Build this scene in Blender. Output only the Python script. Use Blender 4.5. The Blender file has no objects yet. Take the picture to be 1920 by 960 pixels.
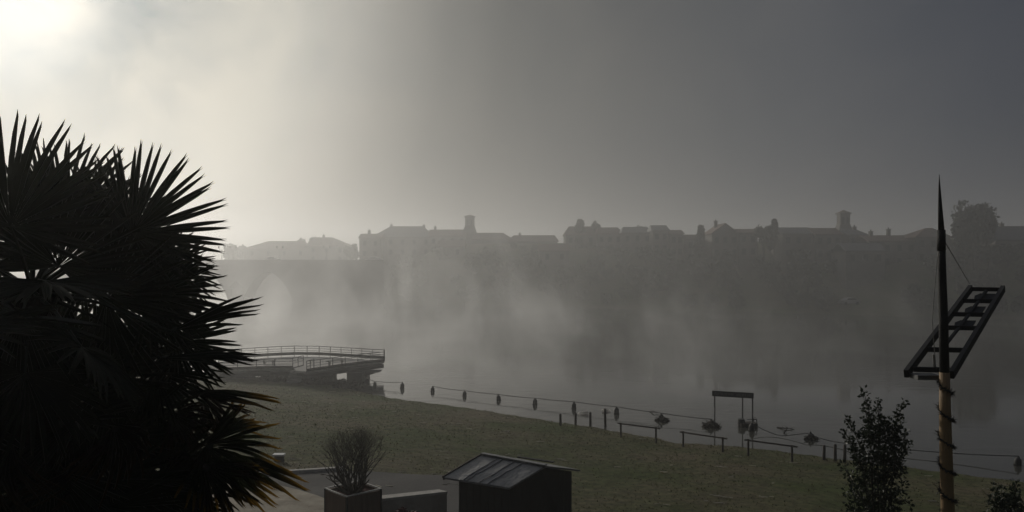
import bpy, math, random
import numpy as np
from mathutils import Vector, Matrix
R = math.radians
rnd = random.Random(7)
sc = bpy.context.scene

# ---------------------------------------------------------------- camera
F, CH, YH = 1507.0, 10.4, 492.0            # focal in px of a 1920 wide frame, eye height, horizon row
cd = bpy.data.cameras.new('camera'); cam = bpy.data.objects.new('camera', cd)
sc.collection.objects.link(cam); sc.camera = cam
cam.location = (0, 0, CH); cam.rotation_euler = (R(90), 0, 0)
cd.sensor_width = 36; cd.lens = 36*F/1920
cd.shift_y = (YH-480)/1920
cd.clip_start = 0.1; cd.clip_end = 3000

# ---------------------------------------------------------------- world, sun, exposure
SUN_AZ, SUN_EL = -33.5, 16.5               # degrees left of the view axis, degrees up
SKY_STRENGTH = 0.05
SUN_STRENGTH = 3.6
HAZE_DENSITY = 0.0012
FOG_DENSITY = 0.0021
HAZE_G = 0.66
EXPOSURE = -1.2
w = bpy.data.worlds.new('World'); sc.world = w; w.use_nodes = True
nt = w.node_tree; nt.nodes.clear()
def wn(t, **k):
    n = nt.nodes.new(t)
    for a, b in k.items(): setattr(n, a, b)
    return n
out = wn('ShaderNodeOutputWorld'); bg = wn('ShaderNodeBackground')
sky = wn('ShaderNodeTexSky', sky_type='NISHITA', sun_disc=False)
sky.sun_elevation = R(SUN_EL); sky.sun_rotation = R(SUN_AZ)
sky.dust_density = 4.0; sky.air_density = 1.0; sky.altitude = 100
sdir = Vector((math.sin(R(SUN_AZ))*math.cos(R(SUN_EL)), math.cos(R(SUN_AZ))*math.cos(R(SUN_EL)), math.sin(R(SUN_EL))))
# a broken veil of low stratus under the blue: bright near the sun, dull away from it
tc = wn('ShaderNodeTexCoord')
dot = wn('ShaderNodeVectorMath', operation='DOT_PRODUCT'); dot.inputs[1].default_value = sdir
nt.links.new(tc.outputs['Generated'], dot.inputs[0])
ramp = wn('ShaderNodeValToRGB'); nt.links.new(dot.outputs['Value'], ramp.inputs[0])
el = ramp.color_ramp.elements
stops = [(0.0, (.050,.058,.076)), (.35, (.092,.102,.130)), (.47, (.120,.131,.160)), (.62, (.180,.188,.206)), (.76, (.235,.236,.234)),
         (.85, (.315,.31,.29)), (.885, (.44,.43,.395)), (.912, (.68,.655,.59)), (.934, (.96,.93,.84)), (.957, (1.22,1.19,1.07)), (.978, (1.24,1.21,1.10)), (.991, (1.35,1.32,1.2)), (1.0, (2.6,2.5,2.3))]
el[0].position = stops[0][0]; el[0].color = (*stops[0][1], 1)
el[1].position = stops[-1][0]; el[1].color = (*stops[-1][1], 1)
for p, c in stops[1:-1]:
    e = el.new(p); e.color = (*c, 1)
noi = wn('ShaderNodeTexNoise'); noi.inputs['Scale'].default_value = 6.0; noi.inputs['Detail'].default_value = 5
noi.inputs['Roughness'].default_value = .55; noi.inputs['Distortion'].default_value = .4
nt.links.new(tc.outputs['Generated'], noi.inputs['Vector'])
cr = wn('ShaderNodeValToRGB'); nt.links.new(noi.outputs['Fac'], cr.inputs[0])
cr.color_ramp.elements[0].position = .34; cr.color_ramp.elements[1].position = .62
cr.color_ramp.elements[0].color = (.52,.62,.72,1); cr.color_ramp.elements[1].color = (1.14,1.12,1.08,1)
nr = wn('ShaderNodeMapRange', interpolation_type='SMOOTHSTEP'); nr.inputs['From Min'].default_value = .93; nr.inputs['From Max'].default_value = .985
nr.inputs['To Min'].default_value = .18
nt.links.new(dot.outputs['Value'], nr.inputs['Value'])
nm = wn('ShaderNodeMix', data_type='RGBA'); nm.inputs[6].default_value = (1,1,1,1)
nt.links.new(nr.outputs['Result'], nm.inputs[0]); nt.links.new(cr.outputs['Color'], nm.inputs[7])
mul = wn('ShaderNodeVectorMath', operation='MULTIPLY'); nt.links.new(ramp.outputs['Color'], mul.inputs[0]); nt.links.new(nm.outputs[2], mul.inputs[1])
bg2 = wn('ShaderNodeBackground'); bg2.inputs['Strength'].default_value = 1.0
sz = wn('ShaderNodeSeparateXYZ'); nt.links.new(tc.outputs['Generated'], sz.inputs[0])      # thin fog overhead lets more light through
zr_ = wn('ShaderNodeMapRange', interpolation_type='SMOOTHSTEP'); zr_.inputs['From Min'].default_value = .36; zr_.inputs['From Max'].default_value = .85
zr_.inputs['To Min'].default_value = 1.0; zr_.inputs['To Max'].default_value = 2.7
nt.links.new(sz.outputs['Z'], zr_.inputs['Value'])
mu2 = wn('ShaderNodeVectorMath', operation='SCALE'); nt.links.new(mul.outputs['Vector'], mu2.inputs[0]); nt.links.new(zr_.outputs['Result'], mu2.inputs['Scale'])
nt.links.new(mu2.outputs['Vector'], bg2.inputs['Color'])
nt.links.new(sky.outputs['Color'], bg.inputs['Color']); bg.inputs['Strength'].default_value = SKY_STRENGTH
mix = wn('ShaderNodeMixShader'); mix.inputs[0].default_value = .93
nt.links.new(bg.outputs[0], mix.inputs[1]); nt.links.new(bg2.outputs[0], mix.inputs[2])
nt.links.new(mix.outputs[0], out.inputs['Surface'])

sl = bpy.data.lights.new('sun', 'SUN'); so = bpy.data.objects.new('sun', sl); sc.collection.objects.link(so)
sl.energy = SUN_STRENGTH; sl.angle = R(1.5); sl.color = (1.0, .935, .82)
so.rotation_euler = sdir.to_track_quat('Z', 'Y').to_euler()
so.location = (-60, 100, 60)

sc.view_settings.view_transform = 'Standard'; sc.view_settings.look = 'None'
sc.view_settings.gamma = 1.0; sc.view_settings.exposure = EXPOSURE; sc.view_settings.use_curve_mapping = False
sc.render.engine = 'CYCLES'
sc.cycles.use_denoising = True
sc.cycles.max_bounces = 6; sc.cycles.diffuse_bounces = 2; sc.cycles.glossy_bounces = 3
sc.cycles.transmission_bounces = 3; sc.cycles.volume_bounces = 1; sc.cycles.transparent_max_bounces = 6
sc.cycles.volume_step_rate = 1.0; sc.cycles.volume_max_steps = 96

# ---------------------------------------------------------------- helpers
col = sc.collection
def P(px, py, D):                          # the point at depth D behind a photo pixel (1920 x 960)
    return Vector(((px-960)/F*D, D, CH-(py-YH)/F*D))
class MB:
    def __init__(s): s.v = []; s.f = []; s.m = []; s.att = []
    def add(s, vs, fs, mi=0, a=0.0):
        o = len(s.v); s.v += [tuple(p) for p in vs]; s.f += [tuple(i+o for i in f) for f in fs]; s.m += [mi]*len(fs)
        s.att += [a]*len(vs) if not hasattr(a, '__len__') else list(a)
    def box(s, c, size, rz=0, M=None, mi=0):
        x, y, z = [q/2 for q in size]
        pts = [Vector((i*x, j*y, k*z)) for i in (-1,1) for j in (-1,1) for k in (-1,1)]
        if M is None: M = Matrix.Translation(Vector(c)) @ Matrix.Rotation(rz, 4, 'Z')
        s.add([M @ p for p in pts], [(0,1,3,2),(4,6,7,5),(0,4,5,1),(2,3,7,6),(0,2,6,4),(1,5,7,3)], mi)
    def bar(s, a, b, wd, h, mi=0, up=Vector((0,0,1))):        # box section beam between two points
        a = Vector(a); b = Vector(b); d = b-a; L = d.length; d.normalize()
        sx = d.cross(up)
        if sx.length < 1e-4: sx = Vector((1,0,0))
        sx.normalize(); uz = sx.cross(d).normalized()
        M = Matrix((( sx.x, d.x, uz.x, 0), (sx.y, d.y, uz.y, 0), (sx.z, d.z, uz.z, 0), (0,0,0,1)))
        M = Matrix.Translation((a+b)/2) @ M
        s.box(None, (wd, L, h), M=M, mi=mi)
    def tube(s, pts, rad, n=6, mi=0, cap=True):
        pts = [Vector(p) for p in pts]; k = len(pts)
        if not hasattr(rad, '__len__'): rad = [rad]*k
        vs = []; ref = Vector((.31,.17,.93))
        for i, p in enumerate(pts):
            d = (pts[min(i+1,k-1)]-pts[max(i-1,0)]).normalized()
            a = d.cross(ref)
            if a.length < .1: a = d.cross(Vector((1,0,0)))
            a.normalize(); b = d.cross(a)
            for j in range(n):
                t = 2*math.pi*j/n; vs.append(p+(a*math.cos(t)+b*math.sin(t))*rad[i])
        fs = [(i*n+j, i*n+(j+1)%n, (i+1)*n+(j+1)%n, (i+1)*n+j) for i in range(k-1) for j in range(n)]
        if cap: fs += [tuple(range(n-1,-1,-1)), tuple((k-1)*n+j for j in range(n))]
        s.add(vs, fs, mi)
    def lathe(s, prof, c=(0,0,0), n=12, mi=0):
        c = Vector(c); vs = []; k = len(prof)
        for r, z in prof:
            for j in range(n):
                t = 2*math.pi*j/n; vs.append(c+Vector((r*math.cos(t), r*math.sin(t), z)))
        fs = [(i*n+j, i*n+(j+1)%n, (i+1)*n+(j+1)%n, (i+1)*n+j) for i in range(k-1) for j in range(n)]
        fs += [tuple(range(n-1,-1,-1)), tuple((k-1)*n+j for j in range(n))]
        s.add(vs, fs, mi)
    def mesh(s, name, mats, smooth=False):
        me = bpy.data.meshes.new(name); me.from_pydata(s.v, [], s.f); me.update()
        for m in (mats if isinstance(mats, (list,tuple)) else [mats]): me.materials.append(m)
        me.polygons.foreach_set('material_index', s.m)
        if smooth: me.polygons.foreach_set('use_smooth', [True]*len(s.f))
        if any(s.att):
            at = me.attributes.new('tip', 'FLOAT', 'POINT'); at.data.foreach_set('value', s.att)
        return me
    def build(s, name, mats, parent=None, smooth=False):
        return link(name, s.mesh(name, mats, smooth), parent)
def link(name, me, parent=None, M=None):
    o = bpy.data.objects.new(name, me); col.objects.link(o)
    if parent is not None: o.parent = parent
    if M is not None: o.matrix_local = M
    return o
def tag(o, label, cat, group=None):
    o['label'] = label; o['category'] = cat
    if group: o['group'] = group
    return o
def empty(name, loc, label, cat, group=None, rz=0):
    o = bpy.data.objects.new(name, None); col.objects.link(o); o.location = loc; o.rotation_euler = (0,0,rz)
    o.empty_display_size = .2
    return tag(o, label, cat, group)
def copy_tree(o, parent=None):
    kids = [c for c in col.objects if c.parent == o]
    c = o.copy(); col.objects.link(c); c.parent = parent
    for k in kids: copy_tree(k, c)
    return c
def mat(name, c1, c2=None, scale=4.0, rough=.8, bump=0.0, bscale=None, spec=.3, metal=0.0, stretch=None, detail=4, trans=0.0):
    m = bpy.data.materials.new(name); m.use_nodes = True; t = m.node_tree; b = t.nodes['Principled BSDF']
    b.inputs['Roughness'].default_value = rough; b.inputs['Metallic'].default_value = metal
    b.inputs['Specular IOR Level'].default_value = spec
    tcn = t.nodes.new('ShaderNodeTexCoord'); mp = t.nodes.new('ShaderNodeMapping')
    t.links.new(tcn.outputs['Object'], mp.inputs[0])
    if stretch: mp.inputs['Scale'].default_value = stretch
    n = t.nodes.new('ShaderNodeTexNoise'); n.inputs['Scale'].default_value = scale; n.inputs['Detail'].default_value = detail
    n.inputs['Roughness'].default_value = .62
    t.links.new(mp.outputs[0], n.inputs['Vector'])
    r = t.nodes.new('ShaderNodeValToRGB'); t.links.new(n.outputs['Fac'], r.inputs[0])
    r.color_ramp.elements[0].position = .32; r.color_ramp.elements[1].position = .68
    r.color_ramp.elements[0].color = (*c1, 1); r.color_ramp.elements[1].color = (*(c2 or [min(1,q*1.5) for q in c1]), 1)
    t.links.new(r.outputs[0], b.inputs['Base Color'])
    if bump:
        n2 = t.nodes.new('ShaderNodeTexNoise'); n2.inputs['Scale'].default_value = bscale or scale*6; n2.inputs['Detail'].default_value = 5
        t.links.new(mp.outputs[0], n2.inputs['Vector'])
        bp = t.nodes.new('ShaderNodeBump'); bp.inputs['Strength'].default_value = bump; bp.inputs['Distance'].default_value = .05
        t.links.new(n2.outputs['Fac'], bp.inputs['Height']); t.links.new(bp.outputs[0], b.inputs['Normal'])
    if trans:
        tr = t.nodes.new('ShaderNodeBsdfTranslucent'); mx = t.nodes.new('ShaderNodeMixShader'); mx.inputs[0].default_value = trans
        t.links.new(r.outputs[0], tr.inputs['Color'])
        t.links.new(b.outputs[0], mx.inputs[1]); t.links.new(tr.outputs[0], mx.inputs[2])
        t.links.new(mx.outputs[0], t.nodes['Material Output'].inputs['Surface'])
    return m

# ---------------------------------------------------------------- terrain function
near_px = [(300,690),(440,703),(560,713),(620,722),(690,738),(735,746),(780,752),(830,758.5),(890,767.5),(950,777),(1012,785.5),(1052,792),(1110,800),
           (1170,812),(1230,822),(1270,832),(1330,833),(1400,838),(1480,848),(1560,860),(1700,876),(1800,888),(1920,903)]
near_line = [(-112,560),(-100,300),(-95,230),(-88,165),(-64,112),(-45,90)]
for px, py in near_px:
    D = F*CH/(py-YH); near_line.append(((px-960)/F*D, D))
near_line += [(46,20),(120,-35),(300,-120)]
near_poly = near_line + [(300,-400),(-900,-400),(-900,560)]
far_line = [(-64,560),(-58,320),(-49,225),(-40,206),(-30,197),(0,189),(25,180),(48,170),(70,158),(95,146),(140,122),(250,75),(450,20)]
far_poly = far_line + [(900,20),(900,900),(-64,900)]
def sdist(X, Y, line, poly):
    X = np.asarray(X, float); Y = np.asarray(Y, float); d = np.full(X.shape, 1e9)
    for (x0,y0), (x1,y1) in zip(line[:-1], line[1:]):
        vx, vy = x1-x0, y1-y0; t = np.clip(((X-x0)*vx+(Y-y0)*vy)/(vx*vx+vy*vy), 0, 1)
        d = np.minimum(d, np.hypot(X-x0-t*vx, Y-y0-t*vy))
    ins = np.zeros(X.shape, bool); n = len(poly)
    for i in range(n):
        x0,y0 = poly[i]; x1,y1 = poly[(i+1)%n]
        if y0 == y1: continue
        c = ((y0 > Y) != (y1 > Y)) & (X < (x1-x0)*(Y-y0)/(y1-y0)+x0)
        ins ^= c
    return np.where(ins, d, -d)
def G(X, Y):
    X = np.asarray(X, float); Y = np.asarray(Y, float)
    dn = sdist(X, Y, near_line, near_poly); df = sdist(X, Y, far_line, far_poly)
    dn = dn + .10*np.sin(X*.9+Y*.4)+.09*np.sin(X*2.3-Y*1.7)
    land = np.where(dn < 45, .1*dn, 4.5+.02*(dn-45)) + .03*np.sin(X*1.3)*np.sin(Y*1.1)*np.clip(dn/6,0,1)
    s = np.clip(df/34, 0, 1); hill = 15.2*(s*s*(3-2*s)) + np.clip(df-34, 0, 400)*.012 + .5*np.clip(df,0,4)/4
    bed = -np.minimum(1.6, .15*np.minimum(-dn, -df))
    # nearer the far bank of the right the rise is the same height, so the skyline stays level
    return np.where(dn > 0, land, np.where(df > 0, hill, bed))
def g(x, y): return float(G(np.array([x]), np.array([y]))[0])
def on_ground(px, py, dmax=400):           # where the ray through a photo pixel meets the terrain
    D = np.arange(8, dmax, .1); X = (px-960)/F*D; Z = CH-(py-YH)/F*D
    z = G(X, D); k = np.argmax(Z < z)
    return Vector((X[k], D[k], z[k]))

# ---------------------------------------------------------------- materials
M = {}
def ground_mat():
    m = bpy.data.materials.new('lawn_ground'); m.use_nodes = True; t = m.node_tree; b = t.nodes['Principled BSDF']
    b.inputs['Roughness'].default_value = .95; b.inputs['Specular IOR Level'].default_value = .15
    tcn = t.nodes.new('ShaderNodeTexCoord')
    def noise(s, d, r=.6):
        n = t.nodes.new('ShaderNodeTexNoise'); n.inputs['Scale'].default_value = s; n.inputs['Detail'].default_value = d; n.inputs['Roughness'].default_value = r
        t.links.new(tcn.outputs['Object'], n.inputs['Vector']); return n
    a = noise(.16, 5, .65); r1 = t.nodes.new('ShaderNodeValToRGB'); t.links.new(a.outputs['Fac'], r1.inputs[0])
    e = r1.color_ramp.elements; e[0].position = .36; e[1].position = .62
    e[0].color = (.118,.106,.070,1); e[1].color = (.060,.082,.028,1)
    c = noise(2.6, 8, .8); r2 = t.nodes.new('ShaderNodeValToRGB'); t.links.new(c.outputs['Fac'], r2.inputs[0])
    e = r2.color_ramp.elements; e[0].position = .34; e[1].position = .7
    e[0].color = (.4,.38,.36,1); e[1].color = (1.9,1.8,1.6,1)
    mx = t.nodes.new('ShaderNodeMixRGB'); mx.blend_type = 'MULTIPLY'; mx.inputs[0].default_value = 1
    t.links.new(r1.outputs[0], mx.inputs[1]); t.links.new(r2.outputs[0], mx.inputs[2])
    t.links.new(mx.outputs[0], b.inputs['Base Color'])
    n2 = noise(5, 9, .85)
    bp = t.nodes.new('ShaderNodeBump'); bp.inputs['Strength'].default_value = 1; bp.inputs['Distance'].default_value = .12
    t.links.new(n2.outputs['Fac'], bp.inputs['Height']); t.links.new(bp.outputs[0], b.inputs['Normal'])
    return m
M['ground'] = ground_mat()
def water_mat():
    m = bpy.data.materials.new('river_water'); m.use_nodes = True; t = m.node_tree; b = t.nodes['Principled BSDF']
    b.inputs['Base Color'].default_value = (.060,.059,.050,1); b.inputs['Roughness'].default_value = .06
    b.inputs['IOR'].default_value = 1.33
    tcn = t.nodes.new('ShaderNodeTexCoord'); mp = t.nodes.new('ShaderNodeMapping'); t.links.new(tcn.outputs['Object'], mp.inputs[0])
    mp.inputs['Scale'].default_value = (.5, 1.0, 1); mp.inputs['Rotation'].default_value = (0,0,R(20))
    n = t.nodes.new('ShaderNodeTexNoise'); n.inputs['Scale'].default_value = 1.1; n.inputs['Detail'].default_value = 5
    t.links.new(mp.outputs[0], n.inputs['Vector'])
    k = t.nodes.new('ShaderNodeTexNoise'); k.inputs['Scale'].default_value = .05; k.inputs['Detail'].default_value = 3
    t.links.new(mp.outputs[0], k.inputs['Vector'])
    kr = t.nodes.new('ShaderNodeMapRange'); kr.inputs['From Min'].default_value = .42; kr.inputs['From Max'].default_value = .62
    kr.inputs['To Min'].default_value = .02; kr.inputs['To Max'].default_value = .40
    t.links.new(k.outputs['Fac'], kr.inputs['Value'])
    bp = t.nodes.new('ShaderNodeBump'); bp.inputs['Distance'].default_value = .08
    t.links.new(kr.outputs[0], bp.inputs['Strength']); t.links.new(n.outputs['Fac'], bp.inputs['Height'])
    t.links.new(bp.outputs[0], b.inputs['Normal'])
    return m
M['water'] = water_mat()
M['asphalt'] = mat('asphalt', (.045,.043,.042), (.07,.066,.063), 8, .9, .4)
M['sand'] = mat('packed_sand', (.20,.17,.13), (.36,.32,.25), 1.3, .95, .5, 12)
M['kerb'] = mat('kerb_stone', (.38,.36,.33), (.52,.49,.45), 5, .9, .4)
M['concrete'] = mat('concrete', (.13,.125,.115), (.20,.19,.175), 2, .85, .4)
M['wallstone'] = mat('rendered_wall', (.30,.27,.23), (.42,.38,.34), 2.2, .9, .3)
M['darkconc'] = mat('dark_concrete', (.035,.034,.033), (.065,.063,.06), 1.2, .8, .3)  # much darker tone than the plain concrete
M['steel'] = mat('weathered_steel', (.06,.06,.06), (.10,.10,.10), 6, .5, 0, spec=.5)
M['black'] = mat('black_wood', (.010,.010,.011), (.018,.018,.019), 6, .7, .3)
M['hutwall'] = mat('tarred_board', (.010,.010,.012), (.017,.017,.019), 3, .8, .6, 8, stretch=(1,1,.1))
M['oldwood'] = mat('old_wood', (.045,.038,.032), (.085,.072,.06), 5, .85, .4, stretch=(1,1,.3))
M['polewood'] = mat('varnished_pole', (.20,.13,.062), (.33,.215,.11), 5, .6, .3, stretch=(3,3,.3))
M['corten'] = mat('brown_planter_panel', (.085,.055,.042), (.13,.085,.062), 3, .7, .2, stretch=(4,4,.5))
M['soil'] = mat('red_bark_mulch', (.05,.018,.016), (.11,.04,.034), 22, .95, 1, 40)
M['rim'] = mat('pale_metal_rim', (.33,.32,.30), (.42,.41,.39), 6, .45, 0, spec=.6)
M['bark'] = mat('grey_bark', (.05,.043,.036), (.09,.078,.065), 14, .9, .5)
M['floatdark'] = mat('dark_float', (.022,.022,.023), (.045,.045,.045), 6, .6, .2)
M['debris'] = mat('driftwood_tangle', (.03,.026,.022), (.06,.05,.04), 9, .95, .5)
M['leaf'] = mat('evergreen_leaf', (.014,.022,.012), (.026,.038,.020), 3, .5, 0, trans=.2)
M['redleaf'] = mat('dark_red_leaf', (.055,.012,.018), (.10,.025,.03), 5, .6, 0, trans=.15)
M['fartree'] = mat('bank_foliage', (.022,.027,.017), (.042,.046,.028), .5, .9, 0)
M['reed'] = mat('bank_scrub', (.022,.021,.016), (.04,.037,.027), 1, .9, 0)
M['stone'] = mat('old_bridge_stone', (.09,.085,.077), (.14,.13,.115), .5, .9, .4, 2)
M['render1'] = mat('house_render', (.10,.093,.083), (.14,.13,.115), .6, .9)
M['render2'] = mat('pale_render', (.15,.14,.125), (.20,.19,.17), .6, .9)
M['tile'] = mat('clay_roof_tile', (.10,.06,.045), (.16,.10,.075), 1.5, .85, .4, stretch=(1,6,6))
M['slate'] = mat('slate_roof', (.06,.06,.065), (.10,.10,.105), 1.5, .7, .3)
M['glass'] = mat('dark_window_glass', (.02,.022,.025), (.03,.032,.035), 2, .15, 0, spec=.6)
M['white'] = mat('white_paint', (.70,.70,.68), (.80,.80,.78), 3, .6)
M['swan'] = mat('swan_plumage', (.80,.78,.75), (.88,.86,.84), 9, .8, .3, trans=.75)
M['beak'] = mat('orange_beak', (.45,.16,.03), (.5,.2,.04), 9, .5)
M['carblue'] = mat('dark_car_paint', (.03,.035,.045), (.04,.045,.055), 2, .3, 0, spec=.6)
M['carwhite'] = mat('white_car_paint', (.6,.6,.6), (.68,.68,.68), 2, .3, 0, spec=.6)
M['cargrey'] = mat('grey_car_paint', (.22,.22,.22), (.28,.28,.28), 2, .3, 0, spec=.6)
M['rubber'] = mat('tyre_rubber', (.012,.012,.012), (.02,.02,.02), 9, .9)
M['straw'] = mat('dry_straw', (.30,.27,.20), (.48,.44,.36), 9, .9)
M['blade'] = mat('grass_blade', (.062,.068,.028), (.11,.097,.06), .35, .85, 0, trans=.5)
M['signboard'] = mat('weathered_sign_board', (.05,.05,.05), (.075,.075,.072), 5, .8)
M['signlet'] = mat('faded_sign_lettering', (.16,.16,.15), (.22,.22,.21), 5, .8)
M['roofing'] = mat('wet_roofing_felt', (.12,.122,.125), (.19,.19,.195), 4, .5, .5, 9, spec=.6, stretch=(1,1,1))
M['ivy'] = M['fartree']

def palm_mat(name, base, tipc, tstart, trans=.25):
    m = mat(name, base, [q*1.5 for q in base], 4, .45, 0, trans=trans)
    t = m.node_tree
    ramp_ = [n for n in t.nodes if n.type == 'VALTORGB'][0]
    at = t.nodes.new('ShaderNodeAttribute'); at.attribute_name = 'tip'
    mr_ = t.nodes.new('ShaderNodeMapRange'); mr_.inputs['From Min'].default_value = tstart; mr_.inputs['From Max'].default_value = min(1, tstart+.35)
    t.links.new(at.outputs['Fac'], mr_.inputs['Value'])
    mx = t.nodes.new('ShaderNodeMixRGB'); mx.inputs[2].default_value = (*tipc, 1)
    t.links.new(mr_.outputs[0], mx.inputs[0]); t.links.new(ramp_.outputs[0], mx.inputs[1])
    for n in t.nodes:
        if n.type == 'BSDF_PRINCIPLED': t.links.new(mx.outputs[0], n.inputs['Base Color'])
        if n.type == 'BSDF_TRANSLUCENT': t.links.new(mx.outputs[0], n.inputs['Color'])
    return m
M['palm'] = palm_mat('palm_leaf', (.010,.013,.007), (.022,.022,.010), .75, .15)
M['palmold'] = palm_mat('yellowing_palm_leaf', (.012,.014,.007), (.20,.115,.02), .70, .35)
M['palmdead'] = palm_mat('dead_palm_leaf', (.016,.012,.009), (.045,.028,.013), .5, .2)
M['fibre'] = mat('palm_trunk_fibre', (.016,.013,.010), (.03,.024,.018), 12, .95, 1, 30)

# ---------------------------------------------------------------- ground, river, path
def axis(parts):
    a = []
    for lo, hi, st in parts: a += list(np.arange(lo, hi, st))
    return np.array(a + [parts[-1][1]])
xs = axis([(-420,-100,16),(-100,-42,3),(-42,32,.55),(32,130,2.5),(130,420,16)])
ys = axis([(-38,8,5),(8,84,.55),(84,130,2),(130,250,2.5),(250,520,18)])
X, Y = np.meshgrid(xs, ys); Z = G(X, Y)
vs = np.stack([X.ravel(), Y.ravel(), Z.ravel()], 1).tolist(); nx = len(xs)
fs = [(j*nx+i, j*nx+i+1, (j+1)*nx+i+1, (j+1)*nx+i) for j in range(len(ys)-1) for i in range(nx-1)]
me = bpy.data.meshes.new('ground'); me.from_pydata(vs, [], fs); me.update(); me.materials.append(M['ground'])
me.polygons.foreach_set('use_smooth', [True]*len(fs))
ground = link('ground', me); ground['kind'] = 'structure'; ground['label'] = 'frosty brown green lawn sloping down to the river'
m = MB(); m.add([(-415,-36,0),(415,-36,0),(415,515,0),(-415,515,0)], [(0,1,2,3)])
riv = m.build('river_water', M['water']); riv['kind'] = 'structure'; riv['label'] = 'still grey river reflecting the fog'

def draped(name, px_poly, m_, lift, label):
    pts = [on_ground(*p) for p in px_poly]
    poly = [(p.x, p.y) for p in pts]
    x0, x1 = min(p[0] for p in poly), max(p[0] for p in poly); y0, y1 = min(p[1] for p in poly), max(p[1] for p in poly)
    # fan in strips along y: clip the polygon with rows, straight edges kept exact
    import bmesh
    bm = bmesh.new(); f = bm.faces.new([bm.verts.new((x, y, 0)) for x, y in poly])
    for ax, a0, a1 in ((0,x0,x1),(1,y0,y1)):
        q = a0
        while q < a1:
            q += .6; co = [0,0,0]; no = [0,0,0]; co[ax] = q; no[ax] = 1
            bmesh.ops.bisect_plane(bm, geom=bm.verts[:]+bm.edges[:]+bm.faces[:], plane_co=co, plane_no=no)
    zz = G(np.array([v.co.x for v in bm.verts]), np.array([v.co.y for v in bm.verts]))
    for v, z in zip(bm.verts, zz): v.co.z = z+lift
    me = bpy.data.meshes.new(name); bm.normal_update(); bm.to_mesh(me); bm.free(); me.materials.append(m_)
    o = link(name, me); o['kind'] = 'structure'; o['label'] = label
    return o
draped('path', [(300,905),(440,899),(560,890),(625,885),(720,887),(850,893),(1000,900),(1000,1010),(640,965),(560,922),(505,908),(400,915)], M['asphalt'], .03, 'dark asphalt path behind the planter')
draped('terrace', [(300,925),(400,915),(470,902),(505,908),(560,922),(640,950),(800,990),(800,1040),(300,1040)], M['sand'], .05, 'pale packed sand terrace')
kb = MB(); kp = [on_ground(*p) for p in [(300,903),(380,899),(440,896),(500,892),(560,888),(600,885),(648,882)]]
for a, b in zip(kp[:-1], kp[1:]):
    n = max(1, round((b-a).length))
    for i in range(n):
        p = a.lerp(b, (i+.01)/n); q = a.lerp(b, (i+.99)/n); p.z = g(p.x,p.y)+.06; q.z = g(q.x,q.y)+.06
        kb.bar(p, q, .22, .16)
k = kb.build('kerb', M['kerb']); k['kind'] = 'structure'; k['label'] = 'pale stone kerb along the lawn edge of the path'

# ---------------------------------------------------------------- haze and river mist
def volume_box(name, lo, hi, dens, gg, hetero=False):
    m = MB(); c = [(a+b)/2 for a, b in zip(lo, hi)]; m.box(c, [b-a for a, b in zip(lo, hi)])
    mt = bpy.data.materials.new(name); mt.use_nodes = True; t = mt.node_tree; t.nodes.clear()
    o = t.nodes.new('ShaderNodeOutputMaterial'); v = t.nodes.new('ShaderNodeVolumePrincipled')
    v.inputs['Color'].default_value = (.92,.925,.935,1); v.inputs['Density'].default_value = dens; v.inputs['Anisotropy'].default_value = gg
    t.links.new(v.outputs[0], o.inputs['Volume'])
    ob = m.build(name, mt); ob['kind'] = 'stuff'
    return ob, mt, v
hz, hzm, _ = volume_box('haze', (-450,-45,-3), (450,540,34), HAZE_DENSITY, HAZE_G)
hz['label'] = 'even river fog filling the valley'
fg, _, _ = volume_box('fog_bank', (-440,49,.06), (440,530,30), FOG_DENSITY, HAZE_G)
fg['label'] = 'fog bank lying over the river and the town'
MIST = True
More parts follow.
